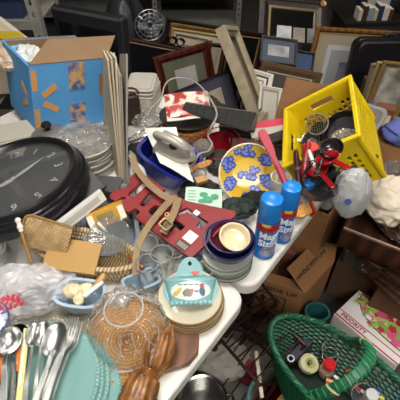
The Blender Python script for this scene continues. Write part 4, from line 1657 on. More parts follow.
c = W(124, 386, TBL)
bm = NB(); sheet(bm, lambda u, v: ((u - .5) * .15, (v - .5) * .12, .001 + .0008 * math.sin(7 * u)), 16, 12, .001)
solo('patterned_napkin', 'white napkin with black blotches under the carved finial', 'napkin', bm, mat('#dedad0', .8, var=('#1d2420', 22, .03)), at((c.x - .01, c.y - .01, TBL + .0006), R(15)), smooth=40)

for k, (px, py, lab) in enumerate([(34, 304, 'grey-blue cup showing through the plastic bag, left of the other'), (50, 300, 'grey-blue cup showing through the right side of the plastic bag')]):
    c = W(px, py, TBL)
    bm = NB(); lathe(bm, [(0, 0), (.018, 0), (.02, .004), (.022, .05), (.02, .05), (.018, .006), (0, .005)], 32)
    solo('bagged_cup', lab, 'cup', bm, mat('#5d6874', .4), at((c.x, c.y - .01, TBL + .006)), 'cups in the plastic bag')
# ================================================================ back table, middle pile
# glass tumblers
def tumbler(label, px, py, h, r, dz=0):
    c = W(px, py, TBL)
    t = thing('glass_tumbler', label, 'glass', at((c.x, c.y, TBL + .003 + dz)), 'glasses under the red board')
    bm = NB(); lathe(bm, [(0, 0), (r * .8, 0), (r * .85, .004), (r, h), (r - .0025, h), (r * .8 - .002, .009), (0, .008)], 40, lambda th, i: ((.0007 * math.cos(12 * th)) if i in (2, 5) else 0, 0))
    obj('glass_body', bm, clear('#b9c2c2', .12, .03, None, 1.0), t)
    bm = NB(); tube(bm, [((r - .001) * math.cos(k * PI / 18), (r - .001) * math.sin(k * PI / 18), h) for k in range(36)], .0016, 6, True)
    obj('rim', bm, clear('#dfe5e4', .35, .03, None, 1.2), t)
    return t


tumbler('clear tumbler under the belt end, left of the teal wall pocket', 150, 284, .085, .028)
tumbler('clear tumbler between the belt end and the wall pocket', 164, 276, .09, .028)
tumbler('clear tumbler farthest back under the red board', 150, 264, .085, .027)
tumbler('clear tumbler under the lower tip of the red board', 176, 268, .07, .024)

c = W(150, 284, TBL)
t = thing('plastic_caddy', 'pale blue plastic caddy edge in front of the glass tumblers', 'caddy', at((W(143, 290, TBL).x, W(143, 290, TBL).y, TBL + .003), R(28)))
bm = NB(); basin(bm, .042, .024, .04, .9, .0025, .004, 6)
obj('caddy_body', bm, mat('#9aaebb', .4), t)
c = W(140, 276, TBL)
bm = NB(); tube(bm, [(0, -.02, 0), (0, .0, .003), (0, .02, .004), (0, .035, .002)], [.006, .010, .009, .004], 12)
solo('wooden_peg', 'small brown wooden peg below the hanging belt end', 'peg', bm, mat('#85532b', .4), at((c.x, c.y, TBL + .052), R(50)))

# plates and bowls
c = W(226, 266, TBL)
bm = NB(); lathe(bm, [(0, .002), (.030, .002), (.033, 0), (.038, 0), (.04, .004), (.062, .0125), (.0655, .016), (.0645, .018), (.058, .0155), (.04, .0075), (0, .0055)], 56)
pt = thing('side_plate', 'lowest grey-white side plate under the navy bowl', 'plate', at((c.x, c.y, TBL + .002)), 'side plates under the navy bowl')
obj('plate_body', bm, mat('#c8c9c4', .25, coat=.3), pt)
bm = NB(); tube(bm, [(.0652 * math.cos(k * PI / 32), .0652 * math.sin(k * PI / 32), .0167) for k in range(64)], .0014, 6, True)
obj('green_rim', bm, mat('#5d6a5e', .3), pt)
for k, nm in enumerate(['second side plate from the table', 'third side plate from the table, under the navy bowl', 'fourth side plate from the table, under the navy bowl', 'topmost grey-white side plate, right under the navy bowl']):
    dup(pt, at((c.x + .002 * math.sin(k * 3), c.y + .002 * math.cos(k * 2), TBL + .002 + .0105 * (k + 1))), nm if k else 'second grey-white side plate from the table, under the navy bowl')
zb = TBL + .002 + .0105 * 4 + .009


def bowl(name, label, M, r, h, hx, inner=None, sq=1.0):
    t = thing(name, label, 'bowl', M)
    bm = NB(); lathe(bm, [(0, 0), (r * .55, 0), (r * .58, .004), (r * .85, h * .45), (r, h), (r + .003, h + .001), (r + .003, h + .004), (r - .002, h + .003)], 56)
    obj('bowl_body', bm, mat(hx, .2, coat=.4), t)
    bm = NB(); lathe(bm, [(r - .002, h + .0028), (r * .84, h * .47), (r * .56, .007), (0, .005)], 56)
    obj('inside_glaze', bm, mat(inner or hx, .2, coat=.4), t)
    return t


c2 = W(228, 262, zb)
bowl('serving_bowl', 'navy blue glazed bowl on the stack of side plates', at((c.x + .004, c.y, zb)), .062, .052, '#20264f', '#262c58')
bowl('serving_bowl', 'maroon-lined dark bowl nested in the navy bowl', at((c.x + .006, c.y + .003, zb + .018)), .052, .044, '#2a2450', '#5d1f35')
bowl('serving_bowl', 'cream bowl tilted inside the maroon and navy bowls', at((c.x + .012, c.y + .008, zb + .034), 0, R(12), R(10)), .037, .028, '#d9cba8', '#dccda9')
# cup handle at the wall pocket's shoulder
cc2 = W(207, 283, TBL)
t = thing('china_cup', 'small pale china cup with a handle behind the teal wall pocket', 'cup', at((cc2.x - .004, cc2.y + .01, TBL + .003), R(-20)))
bm = NB(); lathe(bm, [(0, 0), (.014, 0), (.016, .004), (.023, .05), (.0215, .05), (.015, .006), (0, .005)], 32)
obj('cup_body', bm, mat('#b9b8ab', .3, coat=.3), t)
bm = NB(); tube(bm, spline([(.022, 0, .042), (.036, 0, .044), (.039, 0, .028), (.03, 0, .014), (.019, 0, .014)], 5), .003, 8)
obj('cup_handle', bm, mat('#b9b8ab', .3, coat=.3), t)

# ---------------------------------------------------------------- red cut-out board with belt
A_, Dd_, B_ = D(110, 198, 1.12), D(191, 258, .985), D(144, 177, 1.155)
x = Dd_ - A_
M = frame3(A_, x, B_ - A_)
L = x.length
Wd = (M.inverted() @ B_).y
Cx = (M.inverted() @ D(236, 215, 1.05))
t = thing('red_cutout_board', 'dark red wooden board with letter-like cut-outs and price stickers, across the glasses', 'board', M)
def P(s, tt):
    return (s * L, tt * Wd)
def slot(s, tt, a, b, ang=0, n=12):
    out = []
    for k in range(n):
        th = 2 * PI * k / n
        X, Y = a * math.copysign(abs(math.cos(th)) ** .55, math.cos(th)), b * math.copysign(abs(math.sin(th)) ** .55, math.sin(th))
        out.append((s * L + X * math.cos(ang) - Y * math.sin(ang), tt * Wd + X * math.sin(ang) + Y * math.cos(ang)))
    return out
outer = [P(0, .05), P(.03, -.04), P(.10, -.02), P(.115, .2), P(.15, .22), P(.165, -.05), P(.28, -.05), P(.30, .14), P(.36, .14), P(.375, -.05), P(.55, -.05), P(.78, -.05), P(1, -.04), P(1.02, .02),
         P(1.03, .55), (Cx.x + .004, Cx.y - .006), (Cx.x - .004, Cx.y + .002), P(.62, 1.06), P(.44, 1.0), P(.43, .8), P(.37, .8), P(.36, 1.0), P(.2, 1.02), P(.04, 1.0), P(0, .92), P(.0, .7), P(.05, .64), P(.05, .34), P(0, .28)]
holes = [slot(.16, .6, .012, .034), slot(.31, .5, .009, .026, .2), slot(.455, .38, .014, .016),
         [P(.60, .18), P(.72, .18), P(.72, .34), P(.78, .34), P(.78, .5), P(.66, .5), P(.60, .44)],
         [P(.62, .66), P(.68, .64), P(.69, .82), P(.84, .80), P(.85, .66), P(.90, .64), P(.91, .9), P(.66, .92)]]
obj('board_panel', cutout([outer] + holes, .012), mat('#8c2b2d', .5, var=('#7c2322', 9, .3)), t, bevel=.0015)
bm = NB(); box(bm, (.885 * L, .35 * Wd, .0128), (.030, .030, .001))
obj('white_sticker', bm, mat('#e8e5de', .6), t, smooth=0)
bm = NB(); box(bm, (.885 * L, .08 * Wd, .0128), (.034, .020, .001))
obj('barcode_sticker', bm, mat('#1b1a1c', .5), t, smooth=0)
bm = NB()
for k in range(9):
    box(bm, (.885 * L - .013 + .0033 * k, .08 * Wd, .0135), (.0012 if k % 2 else .0018, .014, .0006))
obj('barcode_bars', bm, mat('#b7a8a4', .5), t, smooth=0)
bm = NB(); box(bm, (.93 * L - .05, .86 * Wd + .008, .0128), (.016, .014, .001))
obj('small_sticker', bm, mat('#e8e5de', .6), t, smooth=0)
# blue ornament in the letter cut-out
M2 = M @ Matrix.Translation((.76 * L, .73 * Wd, -.006))
bm = NB()
tube(bm, spline([(-.035, -.004, 0), (-.02, .006, .003), (.0, .010, .004), (.02, .004, .003), (.03, -.006, 0)], 5), .008, 8)
tube(bm, [(.0, .008, .003), (.004, -.012, .002)], .009, 8)
solo('blue_ornament', 'pale blue curved ornament showing through a cut-out of the red board', 'ornament', bm, mat('#6078b5', .35, var=('#8f6f9c', 30, .2)), M2)
bm = NB(); blob(bm, (.022, .014, .012), .1, 2, 3, M=Matrix.Identity(4))
solo('blue_bauble', 'royal blue plastic bauble under the lower corner of the red board', 'bauble', bm, mat('#2f57a8', .35), D(199, 252, 1.03))
for k, (px, py, dep, s, hx, lab) in enumerate([(178, 232, 1.10, (.05, .04, .03), '#17181a', 'black lump of cloth under the middle of the red board'), (145, 212, 1.17, (.05, .04, .03), '#211c1a', 'dark brown cloth under the left of the red board')]):
    bm = NB(); blob(bm, s, .2, 2, 4, True, k + 3)
    solo('dark_cloth', lab, 'cloth', bm, mat(hx, .8), D(px, py, dep))

# belt
BELT = mat('#97805f', .75, bump=(300, .3), var=('#866f50', 14, .3))
NB_ = -FW
t = thing('canvas_belt', 'tan canvas belt with a buckle draped over the red board', 'belt', D(150, 200, 1.08))
inv = t.matrix_world.inverted()
def DP(*p):
    return inv @ D(*p)
bm = NB()
pts = spline([DP(131, 154, 1.14), DP(136, 167, 1.12), DP(145, 180, 1.095), DP(156, 190, 1.07), DP(166, 197, 1.06), DP(177, 199, 1.06)], 6)
ribbon(bm, pts, .017, .003, NB_ + V((0, 0, .3)))
obj('strap', bm, BELT, t)
bm = NB()
pts = spline([DP(176, 197, 1.055), DP(168, 203, 1.05), DP(158, 214, 1.04), DP(146, 230, 1.02), DP(139, 244, 1.0), DP(136, 258, .975), DP(136, 275, .955)], 6)
ribbon(bm, pts, .017, .003, NB_ + V((0, 0, .3)))
obj('hanging_strap', bm, BELT, t)
bm = NB()
pts = spline([DP(178, 198, 1.052), DP(175, 210, 1.036), DP(169, 222, 1.018), DP(163, 233, 1.0)], 6)
ribbon(bm, pts, .019, .004, NB_ + V((0, 0, .3)))
obj('keeper_strap', bm, BELT, t)
bm = NB()
Mq = frame3(DP(166, 225, 1.006), DP(171, 229, 1.0) - DP(162, 221, 1.01), DP(169, 218, 1.012) - DP(164, 232, .995))
for q in (rrect(.028, .024, .005, 3),):
    tube(bm, [Mq @ V((a, b, .004)) for a, b in q], .003, 6, True)
tube(bm, [Mq @ V((0, -.012, .005)), Mq @ V((0, .012, .005))], .0018, 6)
obj('buckle', bm, mat('#7d6c4a', .4, .6), t)
for k in range(2):
    bm = NB(); Mk = frame3(DP(160 + 7 * k, 213 + 7 * k * .2, 1.03 - .004 * k), V((1, 0, 0)), V((0, .7, .7)))
    lathe(bm, [(.003, .001), (.006, .001), (.006, .003), (.003, .003), (.003, .001)], 16); bm.transform(Mk)
    obj('eyelet', bm, mat('#8d7a50', .3, .7), t)

# white bottle by the belt's upper end
a, b2 = D(141, 183, 1.17), D(131, 155, 1.22)
t = thing('spray_bottle', 'white bottle with a grey-blue neck behind the upper end of the belt', 'bottle', frame3(a, (b2 - a).orthogonal(), b2 - a))
H = (b2 - a).length
bm = NB(); lathe(bm, [(0, -.06), (.022, -.06), (.024, -.055), (.024, H * .4), (.015, H * .62), (0, H * .62)], 32); bm.transform(Matrix.Rotation(-PI / 2, 4, 'X'))
obj('bottle_body', bm, mat('#d4d3ce', .35), t)
bm = NB(); lathe(bm, [(0, H * .6), (.014, H * .6), (.013, H * .95), (.006, H), (.006, H * 1.12), (0, H * 1.12)], 24); bm.transform(Matrix.Rotation(-PI / 2, 4, 'X'))
obj('bottle_neck', bm, mat('#8b9fb8', .4), t)

# ---------------------------------------------------------------- blue tub with paper and iron
cb = W(168, 190, TBL)
Mt = at((cb.x - .010, cb.y + .055, TBL + .030), R(-30), R(4), R(18))
t = thing('dish_tub', 'deep royal blue plastic tub holding the white paper and the iron', 'tub', Mt)
bm = NB(); basin(bm, .088, .066, .092, .82, .003, .007, 4)
obj('tub_body', bm, mat('#17237d', .3, coat=.2), t)
bm = NB()
for k in range(40):
    a = 2 * PI * k / 40
    ca, sa = math.cos(a), math.sin(a)
    X = math.copysign(abs(ca) ** .5, ca); Y = math.copysign(abs(sa) ** .5, sa)
    tube(bm, [(.0735 * X, .0545 * Y, .010), (.0885 * X, .0665 * Y, .086)], .0016, 5)
obj('ribs', bm, mat('#1b2a8c', .3, coat=.2), t)
q = [D(144, 128, 1.235), D(176, 127, 1.25), D(194, 182, 1.145), D(160, 163, 1.155)]
bm = NB()
def qf(u, v):
    p = (q[0] * (1 - u) + q[3] * u) * (1 - v) + (q[1] * (1 - u) + q[2] * u) * v
    return p + V((0, 0, .006 * math.sin(u * 9) * math.sin(v * 5))) - q[0]
sheet(bm, qf, 20, 12, .0012, (-.3, -.5, .7))
solo('folded_paper', 'white sheet of paper folded over the front of the royal blue tub', 'paper', bm, mat('#dddcd6', .7), q[0], smooth=30)
# clothes iron
a, b2 = D(163, 144, 1.205), D(196, 160, 1.175)
M = frame3(a, b2 - a, V((-.12, .75, .42)))
t = thing('clothes_iron', 'silver and cream clothes iron lying on the white paper in the blue tub', 'iron', M)
L = (b2 - a).length
bm = NB()
sole = [(-.014, -.040), (L * .5, -.038), (L * .85, -.020), (L * 1.02, 0), (L * .85, .020), (L * .5, .038), (-.014, .040)]
sp = [(p.x, p.y) for p in spline([(x, y, 0) for x, y in sole], 4)]
prism(bm, sp, 0, .006)
obj('soleplate', bm, mat('#a9a9a6', .2, .9), t, bevel=.001)
bm = NB(); lv = []
for s, z in ((.97, .006), (.95, .016), (.80, .03), (.5, .038)):
    lv.append([bm.verts.new((x * s + .004, y * s, z)) for x, y in sp])
for u, w in zip(lv, lv[1:]):
    for i in range(len(sp)):
        j = (i + 1) % len(sp)
        bm.faces.new((u[i], u[j], w[j], w[i]))
bm.faces.new(lv[-1])
obj('iron_body', bm, mat('#b5b1a6', .3, .5), t)
bm = NB(); tube(bm, spline([(-.002, 0, .03), (-.006, 0, .062), (.02, 0, .074), (L * .55, 0, .072), (L * .78, 0, .055), (L * .8, 0, .028)], 6), .0105, 12)
obj('handle', bm, mat('#a8a294', .35, .2), t)
bm = NB(); lathe(bm, [(0, .037), (.014, .037), (.014, .043), (.011, .046), (0, .046)], 24)
obj('dial', bm, mat('#2c2a2a', .4), t, M=(L * .42, 0, 0))
# long grey cord looping over the pile
t = thing('power_cord', 'pale grey cord looping up over the frames and back to the iron', 'cord', D(188, 120, 1.35))
inv = t.matrix_world.inverted()
pts = spline([inv @ D(*p) for p in [(141, 122, 1.42), (152, 108, 1.42), (161, 98, 1.42), (165, 85, 1.45), (172, 79, 1.46), (184, 78, 1.46), (198, 84, 1.40), (209, 97, 1.32), (216, 110, 1.275), (216, 118, 1.262), (211, 127, 1.25), (208, 136, 1.27), (212, 144, 1.255), (208, 151, 1.235), (199, 154, 1.22), (195, 162, 1.205), (189, 166, 1.195), (184, 162, 1.19)]], 8)
bm = NB(); tube(bm, pts, .0028, 8)
obj('cable', bm, mat('#a39b92', .45), t)

# ---------------------------------------------------------------- amber basket, tray, booklet, purse
c = W(188, 148, TBL)
AMB = mat('#b8742c', .45, wave=('#7a4a1c', 60, 3), coat=.2)
Mw = at((c.x, c.y + .06, TBL + .003))
t = thing('wicker_bowl', 'round amber wicker basket behind the iron, a black tray on top', 'basket', Mw)
n = 200
for k in range(7):
    bm = NB()
    f = k / 6
    rr = .058 + .030 * f ** .7
    pts = [((rr + .0016 * math.sin(25 * 2 * PI * j / n + (k % 2) * PI)) * math.cos(2 * PI * j / n), (rr + .0016 * math.sin(25 * 2 * PI * j / n + (k % 2) * PI)) * math.sin(2 * PI * j / n), .006 + .0112 * k) for j in range(n)]
    tube(bm, pts, 0.0066 if k == 6 else .0058, 6, True)
    obj('woven_coil', bm, AMB, t)
bm = NB(); lathe(bm, [(0, 0), (.06, 0), (.06, .008), (0, .008)], 40)
obj('base', bm, AMB, t)
zt = TBL + .003 + .006 + .0112 * 6 + .0068
bm = NB(); lathe(bm, [(0, 0), (.08, 0), (.086, .004), (.096, .014), (.098, .0165), (.095, .0165), (.084, .007), (0, .004)], 56)
solo('serving_tray', 'round black tray on top of the amber wicker basket', 'tray', bm, mat('#3b3733', .3), at((c.x - .004, c.y + .055, zt), 0, R(-4), R(3)))
# booklet
a, b2, d2 = D(169, 102, 1.40), D(169, 125, 1.335), D(214, 97, 1.44)
M = frame3(b2 + V((-.005, 0, .014)), V((1, .12, .05)), V((-.02, .95, .30)))
t = thing('picture_booklet', 'open red and white illustrated booklet on the black tray', 'booklet', M)
bm = NB(); sheet(bm, lambda u, v: (u * .15, v * .115, .004 * math.sin(u * 4) + .003), 10, 6, .0025)
obj('cover', bm, mat('#dccfc0', .5, var=('#a3302c', 30, .04)), t)
bm = NB(); sheet(bm, lambda u, v: (.012 + u * .10, .006 + v * .05, .0095 + .004 * math.sin(u * 4)), 10, 6, .0015)
obj('white_page', bm, mat('#e2ddd3', .6, var=('#b6483f', 18, .06)), t)
bm = NB(); ribbon(bm, [(.0, .0, .005), (.045, -.002, .006), (.09, .0, .006), (.13, .0, .003)], .010, .003, (0, 0, 1))
obj('page_edge', bm, mat('#d9d4c8', .7), t)
# dark purse of ribbed cloth
a = D(186, 108, 1.36)
b2 = D(252, 126, 1.31)
M = frame3(a + V((0, 0, .012)), b2 - a, V((-.1, .95, .3)))
L = (b2 - a).length
t = thing('cloth_purse', 'charcoal ribbed cloth purse lying over the red booklet', 'purse', M)
bm = NB(); sheet(bm, lambda u, v: (u * L, -.030 + v * (.080 - .045 * (1 - u)) - .012 * u, .010 + .003 * math.sin(u * 60) * math.sin(v * PI) + .006 * math.sin(v * PI)), 90, 12, .012)
obj('purse_body', bm, mat('#222320', .8, bump=(120, .4)), t)
bm = NB(); tube(bm, [(u / 12 * L, -.030 - .012 * u / 12, .006) for u in range(13)], .003, 6)
obj('piping', bm, mat('#35362f', .7), t)
bm = NB(); tube(bm, [(u / 12 * L, -.01 + .038 * u / 12 + .008, .012) for u in range(13)], .0022, 6)
obj('zip', bm, mat('#6e6a62', .4, .4), t)
# support under the purse's far end: stacked dark cartons
for k, (px, py, w, d, h, hx, lab) in enumerate([(238, 150, .12, .10, .085, '#2a2422', 'dark brown carton behind the red glass bowl'), (275, 156, .11, .085, .062, '#30261f', 'dark shallow carton right of the yellow plate under red papers')]):
    c = W(px, py, TBL)
    t = thing('small_carton', lab, 'box', at((c.x, c.y + (.05, .015)[k], TBL + .003), R(-12 + 8 * k)))
    bm = NB(); open_box(bm, w, d, h, .003)
    obj('carton', bm, mat(hx, .7), t, smooth=0)
    bm = NB(); box(bm, (0, 0, h + .002), (w + .004, d + .004, .004))
    obj('lid', bm, mat('#4b3d33', .6), t, smooth=0)
# red glass bowl
c = W(222, 160, TBL)
REDG = mat('#7a0f1c', .12, coat=.6)
t = thing('glass_bowl', 'deep red glass bowl between the wicker basket and the yellow plate', 'bowl', at((c.x, c.y + .02, TBL + .004), 0, R(14), R(-8)))
bm = NB(); lathe(bm, [(0, 0), (.025, 0), (.028, .005), (.05, .035), (.058, .062), (.056, .063), (.047, .036), (.024, .009), (0, .007)], 48)
obj('bowl_body', bm, REDG, t)
bm = NB(); tube(bm, [(.0695 * math.cos(k * PI / 24), .0695 * math.sin(k * PI / 24), .069) for k in range(48)], .0018, 6, True)
obj('rim', bm, mat('#b0323c', .15, coat=.6), t)
# grey bottle-like lump under the iron's cord
bm = NB(); blob(bm, (.035, .028, .03), .14, 2, 4, True, 2)
solo('grey_cloth', 'crumpled grey cloth between the iron cord and the red bowl', 'cloth', bm, mat('#6b645c', .8), D(203, 148, 1.29))

# wooden spoon, block, green note
a, b2 = D(186, 172, 1.19), D(212, 161, 1.22)
t = thing('wooden_spatula', 'tan wooden paddle lying right of the iron', 'spatula', frame3(a, b2 - a, V((-.1, .8, .5))))
L = (b2 - a).length
bm = NB(); prism(bm, [(p.x, p.y) for p in spline([(0, -.006, 0), (L * .4, -.011, 0), (L * .85, -.009, 0), (L, 0, 0), (L * .85, .009, 0), (L * .4, .010, 0), (0, .007, 0)], 4)], -.004, .004)
obj('paddle', bm, mat('#b97f43', .5, wave=('#a06a33', 20, 3)), t, bevel=.002)
c = D(201, 180, 1.17)
t = thing('wooden_block', 'small pale wooden block with a wire loop below the wooden paddle', 'block', at(c, R(25), R(20)))
bm = NB(); box(bm, (0, 0, 0), (.036, .022, .018))
obj('block', bm, mat('#b08a58', .6), t, smooth=0, bevel=.003)
bm = NB(); tube(bm, spline([(-.02, .0, .004), (-.02, .02, .018), (.0, .028, .024), (.018, .016, .016), (.016, 0, .006)], 6), .0022, 6)
obj('wire_loop', bm, mat('#77757a', .35, .7), t)
a, b2, d2 = D(186, 187, 1.13), D(222, 189, 1.13), D(183, 209, 1.07)
M = frame3(a, b2 - a, a - d2)
t = thing('green_leaflet', 'pale green printed leaflet behind the upper edge of the red board', 'leaflet', M)
L = (b2 - a).length; H = (a - d2).length
bm = NB(); sheet(bm, lambda u, v: (u * L, -v * H, .003 * math.sin(u * 6)), 10, 8, .001)
obj('paper', bm, mat('#b9d6c2', .6), t, smooth=30)
bm = NB()
for k, (x, y, s, hx) in enumerate([(.5, .35, .012, 0), (.62, .55, .014, 0), (.8, .4, .011, 0), (.45, .65, .010, 0)]):
    disc(bm, (x * L, -y * H), s, .0042, 14, s * .8)
obj('green_print', bm, mat('#4f9a77', .6), t, smooth=0)
bm = NB()
for k in range(5):
    box(bm, (.18 * L, -(.2 + .14 * k) * H, .0036), (.022, .003, .0006))
obj('print_lines', bm, mat('#7aa68d', .6), t, smooth=0)
bm = NB(); blob(bm, (.05, .035, .025), .25, 2.2, 4, True, 9)
solo('dark_cloth', 'blackish green cloth between the yellow plate and the navy bowl', 'cloth', bm, mat('#1c2a22', .7), D(238, 208, 1.15))
bm = NB(); blob(bm, (.065, .05, .035), .2, 2.0, 4, True, 12)
solo('dark_cloth', 'charcoal cloth heaped under the green leaflet and wooden block', 'cloth', bm, mat('#26221f', .8), D(200, 193, 1.22))

# ---------------------------------------------------------------- yellow flowered plate standing up
pc = D(248, 173, 1.215)
M = frame3(pc, V((1, .05, 0)), V((-.02, .62, .78)))
t = thing('painted_plate', 'bright yellow plate painted with blue flowers, propped up in the middle', 'plate', M)
r = .0895
bm = NB(); lathe(bm, [(0, -.010), (r * .5, -.010), (r * .55, -.012), (r * .6, -.008), (r * .96, .004), (r, .007), (r * .985, .0085), (r * .93, .006), (r * .6, -.004), (r * .5, -.006), (0, -.006)], 72)
obj('plate_body', bm, mat('#dab53c', .25, coat=.3, var=('#d2a930', 7, .3)), t)
bm = NB(); tube(bm, [(r * .985 * math.cos(k * PI / 48), r * .985 * math.sin(k * PI / 48), .0078) for k in range(96)], .0026, 6, True)
obj('cream_rim', bm, mat('#ddd3b4', .25), t)
bm = NB(); tube(bm, [(r * .60 * math.cos(k * PI / 48), r * .60 * math.sin(k * PI / 48), -.0034) for k in range(96)], .0011, 5, True)
obj('well_line', bm, mat('#c99a18', .3), t)
def pz(rad):
    return -.0055 if rad < r * .5 else -.0052 + (rad - r * .5) / (r * .43) * .0115 + .0008
rng = random.Random(4)
for (fr_, an) in [(0.05, 0), (.72, 95), (.70, 30), (.72, -25), (.70, -85), (.72, -150), (.72, 155)]:
    bm = NB(); bm2 = NB()
    cx, cy = fr_ * r * math.cos(R(an)), fr_ * r * math.sin(R(an))
    for k in range(13):
        rad = rng.uniform(.004, .027)
        aa = rng.uniform(0, 2 * PI)
        ex = 1.5 if abs(math.sin(R(an))) > .7 or fr_ < .1 else .8
        px, py = cx + rad * math.cos(aa) * ex * .8, cy + rad * math.sin(aa) * .75 / ex ** .3
        s = rng.uniform(.0072, .0112)
        for bb, q, sc_ in ((bm, 0, 1), (bm2, .0009, .45)):
            vs = []
            for j in range(12):
                th = 2 * PI * j / 12
                rr = s * sc_ * (1 + .25 * math.cos(5 * th))
                X, Y = px + rr * math.cos(th), py + rr * math.sin(th)
                vs.append(bb.verts.new((X, Y, pz(math.hypot(X, Y)) + .0006 + q + .0001 * k)))
            bb.faces.new(vs)
    ob = obj('blue_flower', bm, mat('#3a4fa6', .3), t, smooth=0)
    obj('pale_petals', bm2, mat('#7f8fd0', .3), ob, smooth=0)  # paler blue inset of the painted flowers

# ---------------------------------------------------------------- spray cans
CANB = mat('#1d6fbf', .28, .15, coat=.4)


def spray_can(label, px, py, H, r, yaw, full=True):
    c = W(px, py, TBL)
    t = thing('spray_can', label, 'spray can', at((c.x, c.y, TBL + .002), yaw))
    hb = H * .70
    bm = NB(); lathe(bm, [(0, 0), (r * .9, 0), (r, .003), (r, .006), (r * .97, .008), (r * .97, hb - .01), (r * .93, hb - .002), (r * .80, hb + .004), (0, hb + .006)], 48)
    obj('can_body', bm, CANB if full else mat('#b9bcc0', .3, .5), t)
    bm = NB(); lathe(bm, [(r * .95, hb - .002), (r * .97, hb), (r * .93, H - .014), (r * .88, H - .004), (r * .7, H), (0, H)], 48)
    obj('cap', bm, mat('#1f7fd0', .3) if full else mat('#2a7fd6', .3), t)
    rr = r * .97 + .0006
    def wrap(p, z):
        a = p.x / rr
        return (( rr + p.z) * math.sin(a), -(rr + p.z) * math.cos(a), z + p.y)
    def patch(name, hx, z0, z1, a0, a1, m=None, arch=0.0):
        bm = NB()
        def f(u, v):
            a = a0 + (a1 - a0) * u
            zt = z0 + (z1 - z0) * v + arch * math.cos(a) * v
            return (rr * math.sin(a), -rr * math.cos(a), zt)
        sheet(bm, f, 28, 2, 0)
        return obj(name, bm, m or mat(hx, .3), t)
    if full:
        patch('red_band', '#b3262f', hb - .034, hb - .014, -1.7, 1.7, arch=.006)
        bm = NB()
        def yf(u, v):
            a = -.95 + .75 * u
            return ((rr + .0005) * math.sin(a), -(rr + .0005) * math.cos(a), hb - .016 + .010 * v)
        sheet(bm, yf, 12, 2, 0)
        obj('yellow_patch', bm, mat('#d9c23b', .3), t)
        lt = mat('#eef0f2', .4)
        obj('lettering', text('Magic', .031, lambda p: wrap(p, hb - .050), .0003, .0009, .92), lt, t, smooth=0)
        obj('lettering', text('Sizing', .031, lambda p: wrap(p, hb - .078), .0003, .0009, .92), lt, t, smooth=0)
        bm = NB()
        def ef(u, v):
            a, q = 2 * PI * u, v
            X, Y = .024 * q * math.cos(a), .021 * q * math.sin(a)
            return wrap(V((X, Y, .0004)), .034)
        sheet(bm, ef, 28, 6, 0)
        obj('speckled_emblem', bm, mat('#aab4c9', .5, var=('#7c6f92', 90, .15)), t)
    else:
        patch('blue_label', '#3e6fae', .01, hb * .35, -1.8, 1.8)
        patch('red_label_line', '#b04a4e', hb * .36, hb * .44, -1.8, 1.8)
    return t


spray_can('blue fabric-sizing spray can nearest the table edge, in front of the other', 263, 252, .205, .030, R(14))
spray_can('blue fabric-sizing spray can partly hidden behind the front can', 281, 238, .198, .027, R(28))
spray_can('smaller silver spray can with a blue cap, behind the pair of blue cans', 300, 212, .125, .024, R(30), False)

# white mug
c = W(283, 205, TBL)
t = thing('coffee_mug', 'white china mug with its handle toward the spray cans', 'mug', at((c.x - .014, c.y + .03, TBL + .003), R(-35)))
bm = NB(); lathe(bm, [(0, 0), (.026, 0), (.029, .004), (.031, .085), (.0285, .085), (.0265, .008), (0, .006)], 40)
obj('mug_body', bm, mat('#d9d7d0', .25, coat=.4), t)
bm = NB(); tube(bm, spline([(.029, 0, .072), (.052, 0, .074), (.060, 0, .05), (.05, 0, .024), (.029, 0, .018)], 6), .0058, 10)
obj('mug_handle', bm, mat('#d9d7d0', .25, coat=.4), t)
# orange dotted paddle with red handle
a, b2 = D(286, 216, 1.145), D(308, 210, 1.165)
M = frame3(a, b2 - a, V((-.2, .85, .35)))
t = thing('grater_paddle', 'orange dotted wedge with a red edge beside the spray cans', 'grater', M)
L = (b2 - a).length
bm = NB(); prism(bm, [(-.005, -.006), (L * .5, -.022), (L, -.016), (L + .004, .018), (L * .5, .012)], 0, .02)
obj('wedge', bm, mat('#d49a52', .5), t, bevel=.002)
bm = NB()
for i in range(5):
    for j in range(2):
        lathe_m = Matrix.Translation((L * (.2 + .17 * i), -.010 + .013 * j - .004 * (i % 2), .0201))
        g = bmesh.ops.create_circle(bm, cap_ends=True, radius=.0016, segments=8)
        for v in g['verts']:
            v.co = lathe_m @ v.co
obj('dots', bm, mat('#5b3a22', .6), t, smooth=0)
bm = NB(); box(bm, (L + .004, 0, .012), (.008, .044, .032)); box(bm, (L * .4, .02, .024), (L * 1.0, .006, .005))
obj('red_edge', bm, mat('#b5342f', .4), t, smooth=0, bevel=.001)

# ---------------------------------------------------------------- kitchen tools
# red papers and book on the dark carton
for k, (p1, p2, wd, hx, lab, z) in enumerate([((243, 128), (285, 124), .07, '#c23a4e', 'crimson folded sheet on the dark carton behind the yellow plate', .072), ((250, 133), (292, 130), .06, '#b9b0a2', 'pale grey printed sheet lying over the crimson sheet', .078), ((262, 140), (292, 133), .05, '#2a2320', 'dark brown leather booklet under the red spatula tip', .086)]):
    a, b2 = W(*p1, TBL + z), W(*p2, TBL + z)
    x = b2 - a
    bm = NB(); sheet(bm, lambda u, v: (u * x.length, (v - .5) * wd, .003 * math.sin(u * 5 + v * 3)), 12, 8, .003 if k < 2 else .008)
    solo('folded_sheet' if k < 2 else 'leather_booklet', lab, 'paper' if k < 2 else 'booklet', bm, mat(hx, .6), frame3(a, x, V((0, 0, 1)).cross(x)), smooth=30)
a, b2 = W(284, 151, TBL + .02), W(292, 131, TBL + .09)
bm = NB(); box(bm, (0, (b2 - a).length / 2, 0), (.016, (b2 - a).length, .01))
solo('pink_strip', 'dull pink upright strip at the corner of the dark carton', 'strip', bm, mat('#b0506a', .6), frame3(a, V((1, .2, 0)), b2 - a), smooth=0)
bm = NB(); blob(bm, (.02, .016, .010), .1, 2, 3)
